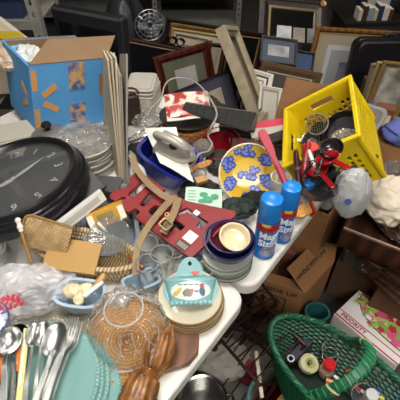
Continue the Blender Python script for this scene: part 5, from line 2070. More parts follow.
solo('yellow_ball', 'small yellow lump peeping out at the foot of the cardboard sheet', 'ball', bm, mat('#d3b545', .5), D(284, 127, 1.46))

for k, (px, py, sz, hx, lab) in enumerate([(220, 170, (.045, .05, .03), '#3a332d', 'brown-black cloth tucked left of the yellow plate'), (212, 118, (.06, .04, .03), '#241f1c', 'black cloth below the charcoal purse'), (258, 205, (.05, .03, .02), '#1b1f1d', 'black cloth behind the nearest spray can')]):
    c = W(px, py, TBL)
    bm = NB(); blob(bm, sz, .22, 2.1, 4, True, 20 + k)
    solo('dark_cloth', lab, 'cloth', bm, mat(hx, .85), (c.x, c.y + .01, TBL + sz[2] * .9))
c = W(276, 182, TBL)
t = thing('wooden_box', 'small dark wooden box propping up the yellow plate', 'box', at((W(250, 176, TBL).x, W(250, 176, TBL).y + .07, TBL + .003), R(-10)))
bm = NB(); box(bm, (0, 0, .03), (.12, .07, .06))
obj('box_body', bm, mat('#3a1d18', .5), t, smooth=0, bevel=.003)
bm = NB(); box(bm, (0, 0, .066), (.124, .074, .010))
obj('lid', bm, mat('#4a251e', .5), t, smooth=0, bevel=.003)
# ================================================================ yellow crate and bins at the right
YEL = mat('#e6c917', .4, var=('#dcbc10', 6, .3))
KS = 1.055
Mc = at(CAM + (V((.462, .945, TBL + .066)) - CAM) * KS, R(-14), R(8.5), R(-38.8)) @ Matrix.Translation((0, .038, .025 * KS))
cw, cdp, chh, ct = .209 * KS, .252 * KS, .178 * KS, .006
t = thing('plastic_crate', 'bright yellow slotted plastic crate tipped toward the spray cans, holding pans', 'crate', Mc)


def slotted(w, h, cols, rows, x0=.12, grip=True):
    outer = [(0, 0), (w, 0), (w, h), (0, h)]
    holes = []
    sx = w * (1 - 2 * x0) / cols
    for i in range(cols):
        for j in range(rows):
            zz = h * .10 + j * h * .62 / rows
            if grip and j == rows - 1 and cols * .25 < i < cols * .72:
                continue
            a = w * x0 + i * sx
            holes.append([(a + sx * .22, zz), (a + sx * .78, zz), (a + sx * .78, zz + h * .62 / rows * .68), (a + sx * .22, zz + h * .62 / rows * .68)])
    if grip:
        holes.append([(w * .33, h * .76), (w * .67, h * .76), (w * .67, h * .88), (w * .33, h * .88)])
    return cutout([outer] + holes, ct)


for nm, (w, M) in {'b': (cw, Matrix.Translation((-cw / 2, cdp / 2, 0)) @ Matrix.Rotation(PI / 2, 4, 'X')),
                   'f': (cw, Matrix.Translation((-cw / 2, -cdp / 2 + ct, 0)) @ Matrix.Rotation(PI / 2, 4, 'X')),
                   'l': (cdp - 2 * ct, Matrix.Translation((-cw / 2, -cdp / 2 + ct, 0)) @ Matrix.Rotation(PI / 2, 4, 'Z') @ Matrix.Rotation(PI / 2, 4, 'X')),
                   'r': (cdp - 2 * ct, Matrix.Translation((cw / 2 - ct, -cdp / 2 + ct, 0)) @ Matrix.Rotation(PI / 2, 4, 'Z') @ Matrix.Rotation(PI / 2, 4, 'X'))}.items():
    b2 = slotted(w, chh, 9 if nm in 'bf' else 13, 5)
    b2.transform(M)
    obj('crate_side', b2, YEL, t, smooth=0)
bm = NB(); box(bm, (0, 0, ct / 2), (cw - 2 * ct, cdp - 2 * ct, ct))
obj('crate_floor', bm, YEL, t, smooth=0)
bm = NB()
for sy in (-1, 1):
    box(bm, (0, sy * (cdp / 2 + .002), chh), (cw + .016, .014, .012))
for sx in (-1, 1):
    box(bm, (sx * (cw / 2 + .002), 0, chh), (.014, cdp - .010, .012))
obj('rim', bm, YEL, t, smooth=0, bevel=.003)
for sx in (-1, 1):
    for sy in (-1, 1):
        bm = NB(); box(bm, (sx * (cw / 2 - .002), sy * (cdp / 2 - .002), chh / 2), (.014, .014, chh))
        obj('corner_post', bm, YEL, t, smooth=0, bevel=.004)
# pan and things in the crate
PAN = mat('#1d1d20', .35, .2)
Mp = Mc @ at((.032, .035, .09), R(-60), R(8), R(18))
t = thing('frying_pan', 'black frying pan standing in the yellow crate', 'pan', Mp)
bm = NB(); lathe(bm, [(0, -.02), (.055, -.02), (.066, -.004), (.068, .0), (.065, .0), (.053, -.016), (0, -.016)], 48)
obj('pan_body', bm, PAN, t)
bm = NB(); lathe(bm, [(0, -.0155), (.052, -.0155), (.053, -.0148), (0, -.0148)], 48)
obj('coating', bm, mat('#3b3b42', .3), t)
bm = NB(); ribbon(bm, [(.066, 0, -.003), (.09, 0, .002), (.13, 0, .008), (.16, 0, .010)], .018, .009, (0, 0, 1))
obj('pan_handle', bm, mat('#141416', .4), t, bevel=.003)
for k, (x, y, z, r, hx, lab) in enumerate([(-.045, .075, .09, .035, '#2b2927', 'dark metal bowl at the left in the yellow crate'), (-.02, -.02, .09, .032, '#8b8b88', 'dull steel cup at the front of the yellow crate'), (.05, -.05, .08, .03, '#3a3630', 'dark brown cup near the front corner of the yellow crate'), (-.065, .03, .11, .03, '#77716a', 'grey measuring cup low at the left of the yellow crate')]):
    bm = NB(); lathe(bm, [(0, -r * .9), (r * .6, -r * .9), (r * .95, 0), (r, .002), (r * .9, .001), (r * .55, -r * .8), (0, -r * .8)], 32)
    t = thing('metal_cup', lab, 'cup', Mc @ at((x, y, z), k, R(25 - 15 * k), R(-20)))
    obj('cup_body', bm, mat(hx, .25, .8), t)
    bm = NB(); ribbon(bm, [(r * .98, 0, 0), (r * 1.6, 0, .004), (r * 2.2, 0, .004)], .010, .003, (0, 0, 1))
    obj('cup_handle', bm, mat(hx, .25, .8), t)
# sieve in the crate
c = Mc @ at((-.03, .065, .13), 0, R(30), R(10))
t = thing('wire_sieve', 'small wire sieve leaning at the left corner inside the crate', 'sieve', c)
bm = NB()
for k in range(-4, 5):
    y = k * .0075; L = math.sqrt(max(.034 ** 2 - y * y, 0))
    pts = [(L * math.cos(j * PI / 8), y, -.026 * math.sqrt(max(0, 1 - (y / .035) ** 2)) * math.sin(j * PI / 8)) for j in range(9)]
    tube(bm, pts, .001, 4); tube(bm, [(p[1], p[0], p[2]) for p in pts], .001, 4)
obj('mesh_bowl', bm, mat('#8e8a84', .3, .8), t)
bm = NB(); tube(bm, [(.035 * math.cos(k * PI / 18), .035 * math.sin(k * PI / 18), 0) for k in range(36)], .0026, 6, True)
obj('rim', bm, mat('#a5a19a', .3, .8), t)
# clear wrapped bundle in front of crate
bm = NB(); blob(bm, (.04, .03, .03), .25, 2.4, 5, True, 4)
solo('plastic_wrap', 'clear plastic bag of pale bits at the front corner of the yellow crate', 'plastic bag', bm, clear('#cfc6b4', .5, .15, (30, .6), .8), Mc @ V((.05, -.05, .12)))
# support stool under the crate's overhang: a clear bin stacked on cartons
def clear_bin(label, M, w, d, h, hx='#c9ccca', body=.42):
    t = thing('storage_bin', label, 'bin', M)
    bm = NB(); basin(bm, w / 2, d / 2, h, .86, .003, .010, 7, 64)
    obj('bin_body', bm, clear(hx, body, .18, None, .6), t)
    bm = NB(); tube(bm, [((w / 2 + .008) * math.copysign(abs(math.cos(k * PI / 32)) ** (2 / 7), math.cos(k * PI / 32)), (d / 2 + .008) * math.copysign(abs(math.sin(k * PI / 32)) ** (2 / 7), math.sin(k * PI / 32)), h) for k in range(64)], .006, 6, True)
    obj('bin_rim', bm, clear(hx, .6, .2, None, .6), t)
    return t


zr = .80
q1, q2 = W(346, 167, zr), W(387, 112, zr)
ed = (q2 - q1); ed.z = 0
rzb = math.atan2(ed.y, ed.x)
nl = V((-ed.y, ed.x, 0)).normalized()
c = (q1 + q2) / 2 + nl * .062
for k, (z, h) in enumerate([(0, .28), (.285, .27)]):
    bm = NB(); open_box(bm, ed.length - .04, .11, h, .006)
    solo('moving_carton', ['brown carton on the floor at the bottom of the stack under the yellow crate', 'brown carton under the clear bin beside the yellow crate'][k], 'box', bm, CARD, at((c.x, c.y, z + .001), rzb), smooth=0, bevel=.003)
clear_bin('clear plastic bin beside the yellow crate, behind the wooden tray', at((c.x, c.y, .56), rzb), ed.length, .12, .24)
c2 = W(398, 132, .70)
bm = NB(); blob(bm, (.09, .07, .05), .14, 1.8, 4, True, 6)
solo('blue_cloth', 'lilac blue folded cloth on a carton at the right edge behind the wooden tray', 'cloth', bm, mat('#5a67a8', .8), (c2.x + .03, c2.y, .70))
t = thing('small_carton', 'brown and cream little carton standing beside the lilac blue cloth', 'box', at((c2.x - .05, c2.y + .06, .66), R(-20)))
bm = NB(); box(bm, (0, 0, .06), (.07, .05, .12))
obj('carton', bm, mat('#6d4128', .6), t, smooth=0, bevel=.002)
bm = NB(); box(bm, (0, -.0256, .07), (.05, .001, .05))
obj('label_panel', bm, mat('#cabf9f', .6), t, smooth=0)
bm = NB(); open_box(bm, .36, .24, .65, .006); box(bm, (0, 0, .652), (.36, .24, .004))
solo('moving_carton', 'tall brown carton at the right edge holding up the lilac blue cloth', 'box', bm, CARD, at((c2.x + .10, c2.y + .03, .001), R(-31)), smooth=0, bevel=.003)

# ---------------------------------------------------------------- wooden tray with platter
Mdr = at((.775, 1.01, .508), R(-31.4))
t = thing('wooden_tray', 'dark wooden drawer tray with raised sides at the right edge, holding the silver platter', 'tray', Mdr)
DW = mat('#4a2c1d', .35, wave=('#331d13', 5, 5), stretch=(1, .3, 1), coat=.15)
w, d, h = .39, .49, .085
bm = NB(); box(bm, (0, 0, .008), (w, d, .016))
obj('tray_floor', bm, DW, t, smooth=0)
for nm, cx, cy, sx, sy in (('f', 0, -d / 2 + .008, w, .016), ('b', 0, d / 2 - .008, w, .016), ('l', -w / 2 + .008, 0, .016, d - .032), ('r', w / 2 - .008, 0, .016, d - .032)):
    bm = NB(); box(bm, (cx, cy, h / 2), (sx, sy, h))
    obj('tray_side', bm, DW, t, smooth=0, bevel=.003)
bm = NB(); box(bm, (0, -d / 2 + .008, h + .001), (w, .005, .003))
obj('pale_edge', bm, mat('#a08a74', .5), t, smooth=0)  # paler strip along the top of the front side
# what it stands on
def drl(x, y, z):
    p = Mdr @ V((x, y, 0)); return (p.x, p.y, z)
bm = NB(); open_box(bm, .22, .30, .235, .005); box(bm, (0, 0, .2375), (.22, .30, .004))
solo('moving_carton', 'brown carton on the floor below the clear bin under the wooden tray', 'box', bm, mat('#5c4431', .85), at(drl(-.07, .07, .001), R(-31.4)), smooth=0)
clear_bin('clear plastic bin directly under the wooden tray', at(drl(-.075, .06, .244), R(-31.4)), .235, .34, .265, '#8f8b82', .5)
for k, (dx, dy, s_, hx, lab) in enumerate([(-.03, -.05, (.06, .06, .08), '#3c3630', 'dark bundled cloth inside the bin under the wooden tray'), (.02, .05, (.07, .07, .08), '#74685a', 'tan bundled cloth inside the bin under the wooden tray')]):
    bm = NB(); blob(bm, s_, .15, 2, 4, True, k)
    solo('bundled_cloth', lab, 'cloth', bm, mat(hx, .9), drl(-.075 + dx, .06 + dy, .345))
# silver platter
cpl = Mdr @ V((.085, -.045, .0))
cpl = W(408, 220, .56)
SIL2 = mat('#8e8c86', .22, 1.0)
t = thing('silver_platter', 'round tarnished silver platter in the wooden tray', 'platter', at((cpl.x, cpl.y, .5375), 0, R(4), 0))
bm = NB(); lathe(bm, [(0, .002), (.07, .002), (.085, .012), (.115, .020), (.12, .024), (.117, .026), (.11, .023), (.083, .016), (.068, .006), (0, .006)], 64, lambda th, i: ((.0015 * math.cos(32 * th), 0) if i in (4, 5) else (0, 0)))
obj('platter_body', bm, SIL2, t)
bm = NB(); tube(bm, [((.118 + .001 * math.cos(k * 3.0)) * math.cos(k * PI / 60), (.118 + .001 * math.cos(k * 3.0)) * math.sin(k * PI / 60), .0255) for k in range(120)], .0032, 6, True)
obj('beaded_rim', bm, mat('#b3b1aa', .22, 1.0), t)
# scrunched cream cloth rose
c = W(395, 197, .66)
t = thing('cloth_bundle', 'scrunched cream cloth bundle with a dark spot, lying on the silver platter', 'cloth', at((c.x + .004, c.y + .01, .635), R(20)))
bm = NB()
g = bmesh.ops.create_icosphere(bm, subdivisions=6, radius=1)
for v in g['verts']:
    p = v.co.copy()
    an = math.atan2(p.y, p.x); rr = math.hypot(p.x, p.y)
    hh = .08 * math.sin(5 * an + 9 * rr + 3 * noise.noise(p * 1.5)) * min(1, rr * 1.5) + .09 * (0.5 - 2 * abs(noise.noise(p * 2.1 + V((4, 1, 2))))) + .03 * noise.noise(p * 6)
    p = p * (1 + hh)
    if p.z > 0:
        p.z *= 1 - .35 * math.exp(-(rr / .25) ** 2)
    v.co = V((p.x * .105, p.y * .098, p.z * .066))
obj('crumpled_cloth', bm, mat('#d6c8b4', .8, bump=(60, .3)), t, smooth=80)
bm = NB(); blob(bm, (.006, .005, .003), .1, 2, 2, M=Matrix.Translation((-.014, -.034, .060)))
blob(bm, (.004, .004, .003), .1, 2, 2, M=Matrix.Translation((.014, -.012, .062)))
obj('dark_spots', bm, mat('#3b2d24', .7), t)
bm = NB(); blob(bm, (.022, .015, .012), .1, 2, 3)
solo('pink_shell', 'dusty pink knob of cloth on the platter before the cream bundle', 'cloth', bm, mat('#c07a72', .6), W(402, 227, .585) + V((.012, 0, 0)))
# black cup
c = W(375, 187, .61)
t = thing('black_ladle', 'black plastic ladle bowl at the back corner of the wooden tray', 'ladle', at((c.x + .005, c.y, .565), R(20), R(-15), R(10)))
bm = NB(); lathe(bm, [(0, 0), (.02, .002), (.036, .018), (.042, .036), (.039, .036), (.033, .02), (.018, .006), (0, .004)], 36)
obj('bowl', bm, mat('#17171a', .3), t)
bm = NB(); tube(bm, [(.04, 0, .034), (.07, .01, .045), (.12, .02, .05)], .006, 8)
obj('handle', bm, mat('#17171a', .3), t)
bm = NB(); blob(bm, (.04, .03, .03), .25, 2.2, 5, True, 8)
solo('clear_wrap', 'crinkled clear plastic behind the cream cloth bundle', 'plastic wrap', bm, clear('#b8b6b0', .3, .1, (30, .6), .9), W(392, 168, .585))

# white plastic bag with a blue spot between table and tray
c = D(352, 193, 1.07)
t = thing('plastic_bag', 'limp white plastic bag with a round blue spot beside the wooden tray', 'bag', c)
bm = NB(); blob(bm, (.050, .04, .085), .10, 1.4, 5, False, 3, M=Matrix.Rotation(R(-12), 4, 'Y'))
obj('bag_body', bm, clear('#dfe0e3', .68, .3, (16, .35), .35), t, smooth=70)
bm = NB()
for k in range(5):
    tube(bm, [(-.02 + .009 * k, -.016, .078 + .006 * (k % 2)), (-.014 + .008 * k, -.026, .055), (-.018 + .010 * k, -.034, .03)], .0015, 5)
obj('creases', bm, clear('#eeeeef', .8, .3, None, .3), t)
bm = NB(); Mq = frame3(V((-.024, -.042, .008)), V((1, -.15, 0)), V((0, .35, 1)))
lathe(bm, [(0, .003), (.0085, .003), (.0085, 0), (0, 0)], 24); bm.transform(Mq)
obj('blue_spot', bm, mat('#3c4b8a', .5), t, smooth=0)
# ================================================================ floor at the right: cartons
A0 = V((.395, .99, 0))
shh = .262
qa, qb = W(256, 279, shh), W(304, 294, shh)
sx_ = qb - qa; sx_.z = 0
sw, sd = sx_.length, .205
Msu = frame3(V((qa.x, qa.y, .002)), sx_, V((-sx_.y, sx_.x, 0))) @ Matrix.Translation((sw / 2, sd / 2, 0))
SKW = .43                                                      # the opened carton stands racked out of square
def rack(x, y, z):
    return (x + SKW * (y + sd / 2), y, z)
t = thing('moving_carton', 'open brown carton printed SIDE UP with arrows, on the floor by the table end', 'box', Msu)
bm = NB(); open_box(bm, sw, sd, shh, .005)
for v in bm.verts:
    v.co.x += SKW * (v.co.y + sd / 2)
obj('carton_body', bm, CARD, t, smooth=0)
INK = mat('#2a211b', .8)
Mf = Matrix.Translation((0, -sd / 2 - .0008, 0)) @ Matrix.Rotation(PI / 2, 4, 'X')
b2 = text('SIDE UP', .034, None, .0004, .0008, 1.05)
b2.transform(Mf @ Matrix.Translation((.012, shh - .034, 0)))
obj('lettering', b2, INK, t, smooth=0)
bm = NB()
fw_, fh_ = .125, .105
for (cx, cy, sx, sy) in ((0, fh_ / 2, fw_, .005), (0, -fh_ / 2, fw_, .005), (-fw_ / 2, 0, .005, fh_), (fw_ / 2, 0, .005, fh_)):
    box(bm, (cx - .028, cy + shh - .125, 0), (sx, sy, .0008))
for s in (-1, 1):
    prism(bm, [(s * .028 - .028 + a, shh - .125 + b) for a, b in ((-.008, -.034), (.008, -.034), (.008, .012), (.019, .012), (0, .040), (-.019, .012), (-.008, .012))], -.0004, .0004)
bm.transform(Mf)
obj('arrow_mark', bm, INK, t, smooth=0)
# flaps
fl = flap(t, rack(sw / 2, -sd / 2, shh), rack(sw / 2, sd / 2, shh), (-.09, .03, .075), .004, CARD, taper=.02)
oo, ee, uu = V(rack(sw / 2, -sd / 2, shh)), V(rack(sw / 2, sd / 2, shh)), V((-.09, .03, .075))
Mfl = frame3(oo + uu * .52 + (ee - oo) * .5, ee - oo, uu)
b2 = text('HANDLE WITH CARE', .0215, None, .0004, .0006, 1.0)
b2.transform(Mfl @ Matrix.Translation((0, 0, .0046)))
obj('handle_lettering', b2, INK, t, smooth=0)
flap(t, rack(-sw / 2, -sd / 2, shh), rack(-sw / 2, sd / 2, shh), (-.05, 0, .03), .004, CARD, taper=.03)
flap(t, rack(-sw / 2, sd / 2, shh), rack(sw / 2, sd / 2, shh), (0, .05, .04), .004, CARD, taper=.03)
flap(t, (-sw / 2, -sd / 2, shh), (sw / 2, -sd / 2, shh), (0, .06, -.02), .004, CARD, taper=.06)
# other cartons behind
for k, (px, py, w, d, h, hx, rz, lab) in enumerate([(282, 252, .22, .2, .30, '#7d4a38', -30, 'reddish brown carton behind the open carton, half under the back table')]):
    c = W(px, py, h)
    t = thing('moving_carton', lab, 'box', at((c.x, c.y + .12, .001), R(rz)))
    bm = NB(); open_box(bm, w, d, h, .005)
    obj('carton_body', bm, mat(hx, .85), t, smooth=0)
    bm = NB(); box(bm, (0, -d * .12, h + .003), (w + .002, d * .75, .004)); box(bm, (0, d * .4, h + .003), (w + .002, d * .2, .004))
    obj('flap', bm, mat(hx, .85), t, smooth=0)
t = thing('moving_carton', 'brown carton standing under the front edge of the wooden tray', 'box', at(drl(.12, -.085, .001), R(-31.4)))
bm = NB(); open_box(bm, .25, .15, .44, .005)
obj('carton_body', bm, mat('#6d4d33', .85), t, smooth=0)
bm = NB(); box(bm, (0, 0, .443), (.252, .152, .004))
obj('flap', bm, mat('#6d4d33', .85), t, smooth=0)
# dark wooden slats at right
for k in range(4):
    a = W(368 + 5 * k, 258 + 5 * k, .40); b2 = W(412, 282 + 6 * k, .40)
    x = b2 - a
    bm = NB(); box(bm, (x.length / 2, 0, 0), (x.length + .1, .016, .012))
    solo('wooden_lath', ['topmost dark wooden lath below the wooden tray at the right edge', 'second dark wooden lath below the wooden tray', 'third dark wooden lath below the wooden tray', 'lowest dark wooden lath below the wooden tray, above the flowered box'][k], 'slat', bm,
         mat('#4a2e20', .5, wave=('#38221a', 9, 4)), frame3(a + V((0, 0, -.02 * k)), x, V((0, 0, 1)).cross(x)), 'dark slats', smooth=0, bevel=.002)

# ---------------------------------------------------------------- flowered postal box
ph = .15
P1, P2, P3 = W(350, 283, ph), W(334, 314, ph), W(392, 362, ph)
xx = (P3 - P2); xx.z = 0
yy = V((0, 0, 1)).cross(xx)
Mpb = frame3(P2, xx, yy)
pw, pd = xx.length + .02, abs((Mpb.inverted() @ P1).y)
t = thing('postal_box', 'white postal box with red stripes and PRIORITY lettering, topped by a floral panel', 'box', Mpb)
bm = NB(); box(bm, (pw / 2, pd / 2, -ph / 2 + .001), (pw, pd, ph - .004))
obj('carton', bm, mat('#dcd9d4', .5), t, smooth=0, bevel=.002)
bm = NB(); box(bm, (pw / 2, .008, .0004), (pw, .006, .0012)); box(bm, (pw / 2, .040, .0004), (pw, .0035, .0012))
box(bm, (-.0004, pd / 2, -.03), (.0012, pd, .005))
obj('red_stripes', bm, mat('#b52a35', .5), t, smooth=0)
b2 = text('PRIORITY', .024, None, .0004, .0006, 1.1)
b2.transform(Matrix.Translation((.075, .024, .0008)))
obj('lettering', b2, mat('#8e2f3a', .5), t, smooth=0)
bm = NB()
prism(bm, [(.0, .06), (.03, .085), (.07, .09), (.055, .075), (.085, .08), (.05, .062), (.02, .055)], 0, .0012)
bm.transform(Matrix.Translation((-.0008, 0, 0)) @ Matrix(((0, 0, -1, 0), (-1, 0, 0, .15), (0, 1, 0, -.15), (0, 0, 0, 1))))
obj('blue_emblem', bm, mat('#2d4a8a', .5), t, smooth=0)
# floral panel: curved lower border
outl = [(p.x, p.y) for p in spline([(.02, pd - .002, 0), (.03, pd * .78, 0), (.065, pd * .55, 0), (.12, pd * .42, 0), (.18, pd * .36, 0), (pw - .002, pd * .34, 0)], 5)] + [(pw - .002, pd - .002)]
bm = NB(); prism(bm, outl, .001, .0018)
obj('floral_panel', bm, mat('#cdb987', .5, var=('#d8cfae', 20, .2)), t, smooth=0)
bm = NB(); tube(bm, [(x, y, .0022) for x, y in outl[:-1]], .0018, 5)
obj('dark_border', bm, mat('#2e4038', .5), t)
rng = random.Random(11)
def inside(x, y):
    return y > pd * (.36 + 1.2 * max(0, .16 - x) ** 1.35 * 6) * .9 and x < pw - .02 and y < pd - .012 and x > .03
kinds = [('red_flower', '#b3263f'), ('pink_flower', '#cf4f7e'), ('green_leaf', '#7aa344'), ('leaf_spray', '#9dbb5c')]
zc_ = .0022
for k in range(75):
    x, y = rng.uniform(.03, pw - .02), rng.uniform(pd * .4, pd - .012)
    if not inside(x, y):
        continue
    s = rng.uniform(.011, .019)
    zc_ += .00003
    b3 = NB(); nm_, hx_ = kinds[k % 4]
    if k % 4 > 1:
        an = rng.uniform(0, PI)
        vs = [b3.verts.new((x + s * 2.0 * a * math.cos(an) - s * .45 * b * math.sin(an), y + s * 2.0 * a * math.sin(an) + s * .45 * b * math.cos(an), zc_)) for a, b in ((-1, 0), (-.4, 1), (.4, 1), (1, 0), (.4, -1), (-.4, -1))]
    else:
        vs = [b3.verts.new((x + s * (1 + .22 * math.cos(5 * 2 * PI * j / 20)) * math.cos(2 * PI * j / 20), y + s * (1 + .22 * math.cos(5 * 2 * PI * j / 20)) * math.sin(2 * PI * j / 20), zc_)) for j in range(20)]
    b3.faces.new(vs)
    obj(nm_, b3, mat(hx_, .5), t, smooth=0)
bm = NB(); box(bm, (.10, pd * .52, .0042), (.022, .018, .0008))
obj('white_sticker', bm, mat('#e6dfe2', .5), t, smooth=0)
# teal tub behind the basket
c = W(316, 326, .10)
t = thing('round_tub', 'small teal plastic tub between the basket and the open carton', 'tub', at((c.x, c.y + .03, .001)))
bm = NB(); basin(bm, .045, .038, .16, .85, .003, .005, 2.2)
obj('tub_body', bm, mat('#2f6468', .4), t)

# ---------------------------------------------------------------- green wicker basket
GRN = mat('#1c5a3c', .45, var=('#124530', 30, .3))
GRN2 = mat('#246746', .4, var=('#184e35', 40, .3))
zrim = .42
dirv = V((.707, -.707, 0))
cb = V((.416, .480, .0))
bz = .155
bh_ = zrim - bz
bm = NB(); open_box(bm, .26, .17, bz - .004, .005)
bm2 = NB(); box(bm2, (0, 0, bz - .003), (.26, .17, .004))
t = thing('moving_carton', 'low brown carton under the green basket', 'box', at((cb.x, cb.y, .001), math.atan2(dirv.y, dirv.x)))
obj('carton_body', bm, CARD, t, smooth=0)
obj('carton_lid', bm2, CARD, t, smooth=0)
t = thing('wicker_basket', 'big green oval wicker basket with an arched handle, full of small goods', 'basket', at((cb.x, cb.y, bz), math.atan2(dirv.y, dirv.x)))
BA, BB = .250, .118
def brad(z):
    f = z / bh_
    return .66 + .34 * f ** .75
n = 216
bm = NB()
rows = 25
for k in range(rows):
    z = .012 + (bh_ - .02) * k / (rows - 1)
    s = brad(z)
    pts = []
    for j in range(n):
        a = 2 * PI * j / n
        w = .0034 * math.cos(36 * a + (k % 2) * PI)
        pts.append(((BA * s + w) * math.cos(a), (BB * s + w) * math.sin(a), z))
    tube(bm, pts, .0045, 5, True)
obj('woven_side', bm, GRN, t)
bm = NB()
for j in range(72):
    a = 2 * PI * (j + .5) / 72
    tube(bm, [(BA * brad(z) * math.cos(a), BB * brad(z) * math.sin(a), z) for z in (0.004, bh_ * .33, bh_ * .66, bh_)], .003, 5)
obj('stakes', bm, GRN, t)
bm = NB(); lathe(bm, [(0, 0), (1, 0), (1, .006), (0, .006)], 48, None, BA * .66, BB * .66)
obj('basket_floor', bm, GRN, t)
bm = NB()
for q in range(3):
    pts = []
    for j in range(240):
        a = 2 * PI * j / 240
        ph_ = 30 * a + q * 2 * PI / 3
        pts.append(((BA + .005 * math.cos(ph_)) * math.cos(a), (BB + .005 * math.cos(ph_)) * math.sin(a), bh_ + .004 + .005 * math.sin(ph_)))
    tube(bm, pts, .0052, 6, True)
obj('braided_rim', bm, GRN2, t)
# handle: arch across the short axis
hx0 = -.045
hp = []
for k in range(25):
    a = PI * k / 24
    hp.append((hx0 + .075 * math.sin(a), -(BB - .004) * math.cos(a), bh_ - .03 + .16 * math.sin(a) ** .8))
bm = NB(); ribbon(bm, hp, .030, .013, [V((0, -math.cos(PI * k / 24), math.sin(PI * k / 24) + .1)) for k in range(25)])
hd = obj('arched_handle', bm, GRN2, t, bevel=.005, seg=3)
bm = NB()
sp = spline(hp, 4)
for q in range(2):
    pts = []
    for i, p in enumerate(sp):
        ph_ = i * .75 + q * PI
        nrm = V((0, p.y, max(p.z - bh_ + .06, .02))).normalized()
        pts.append(p + V((1, 0, 0)) * (.0165 * math.cos(ph_)) + nrm * (.0075 * math.sin(ph_)))
    tube(bm, pts, .0032, 5)
obj('handle_wrapping', bm, mat('#2f8055', .4), t)
for f in (.22, .80):
    bm = NB()
    p = V(hp[int(24 * f)])
    tube(bm, [p + V((.018 * math.cos(k * PI / 6), 0.0, .0)) + V((0, p.y, .08)).normalized() * (.0095 * math.sin(k * PI / 6)) for k in range(12)], .0035, 5, True)
    obj('raffia_tie', bm, mat('#b9b48a', .7), t)

# goods in the basket
Mbk = t.matrix_world
def BK(px, py, z):
    return W(px, py, z)
zi = bz + .10
# filler cloth so that things rest near the top
bm = NB(); blob(bm, (.15, .075, .045), .12, 2, 4, True, 1)
solo('dark_cloth', 'dark green cloth lining the bottom of the wicker basket', 'cloth', bm, mat('#15291f', .9), at(Mbk @ V((-.03, 0, .055)), math.atan2(dirv.y, dirv.x)))
zi = bz + .115
# cream ribbon roll
c = W(308, 362, zi + .03)
t = thing('ribbon_roll', 'cream ribbon roll lying in the green basket beside the red-capped jar', 'ribbon roll', at((c.x, c.y, zi + .01), 0, R(12), R(10)))
bm = NB(); lathe(bm, [(.010, .0), (.030, 0), (.032, .004), (.032, .022), (.030, .026), (.010, .026), (.010, .0)], 40)
obj('roll', bm, mat('#d9d3a6', .7), t)
bm = NB(); lathe(bm, [(.011, .0262), (.017, .0264), (.017, .028), (.011, .028), (.011, .0262)], 32)
obj('green_core', bm, mat('#9fae6a', .6), t)
bm = NB()
for q in range(3):
    rr = .020 + .004 * q
    tube(bm, [(rr * math.cos(k * PI / 16), rr * math.sin(k * PI / 16), .0262) for k in range(32)], .0008, 4, True)
obj('winding_lines', bm, mat('#b9b284', .7), t)
# red-capped jar
c = W(328, 368, zi + .05)
t = thing('spice_jar', 'small clear jar with a bright red cap in the green basket', 'jar', at((c.x, c.y, zi + .005), 0, R(-10), R(6)))
bm = NB(); lathe(bm, [(0, 0), (.022, 0), (.024, .004), (.024, .035), (.019, .042), (0, .043)], 36)
obj('jar_body', bm, clear('#c9b9ae', .3, .04, None, .9), t)
bm = NB(); lathe(bm, [(0, .001), (.021, .001), (.022, .02), (0, .021)], 28)
obj('jar_contents', bm, mat('#a98a70', .8), t)
bm = NB(); lathe(bm, [(0, .040), (.0195, .040), (.0205, .043), (.0205, .058), (.018, .061), (0, .061)], 36, lambda th, i: ((.0005 * math.cos(24 * th), 0) if 1 < i < 4 else (0, 0)))
obj('red_cap', bm, mat('#c9262b', .35), t)
# black pouch
a, b2 = W(293, 357, zi + .04), W(309, 340, zi + .05)
t = thing('glasses_case', 'black soft case with a white ring tag at the left end of the basket', 'case', frame3(a, b2 - a, V((0, 0, 1)).cross(b2 - a)))
L = (b2 - a).length
bm = NB(); prism(bm, rrect(L + .02, .034, .012, 4, L / 2, 0), -.010, .010)
obj('case_body', bm, mat('#1c1e2a', .5), t, bevel=.004)
bm = NB(); tube(bm, [(-.012 + .010 * math.cos(k * PI / 10), .010 * math.sin(k * PI / 10), .011) for k in range(20)], .0025, 6, True)
obj('ring_tag', bm, mat('#c9cbd0', .4), t)
bm = NB(); box(bm, (L * .5, -.012, .0108), (L * .8, .002, .0012))
obj('zip', bm, mat('#4a4d5c', .4, .4), t, smooth=0)
# drinking glasses
for k, (px, py, dz, r, h, rx, ry, lab) in enumerate([(322, 340, .02, .030, .075, 40, 10, 'clear drinking glass lying toward the far rim of the basket'), (333, 350, .012, .026, .07, 30, -25, 'clear drinking glass behind the red-capped jar'), (352, 378, .02, .034, .06, 55, 20, 'clear glass dish under the basket handle')]):
    c = W(px, py, zi + dz + .02)
    t = thing('drinking_glass', lab, 'glass', at((c.x, c.y, zi + dz), 0, R(rx), R(ry)), 'glasses in the green basket')
    bm = NB(); lathe(bm, [(0, 0), (r * .75, 0), (r * .8, .003), (r, h), (r - .002, h), (r * .74, .008), (0, .007)], 36)
    obj('glass_body', bm, clear('#b7c2b6', .14, .03, None, 1.1), t)
    bm = NB(); tube(bm, [((r - .001) * math.cos(j * PI / 16), (r - .001) * math.sin(j * PI / 16), h) for j in range(32)], .0015, 5, True)
    obj('rim', bm, clear('#d9e2d8', .4, .03, None, 1.2), t)
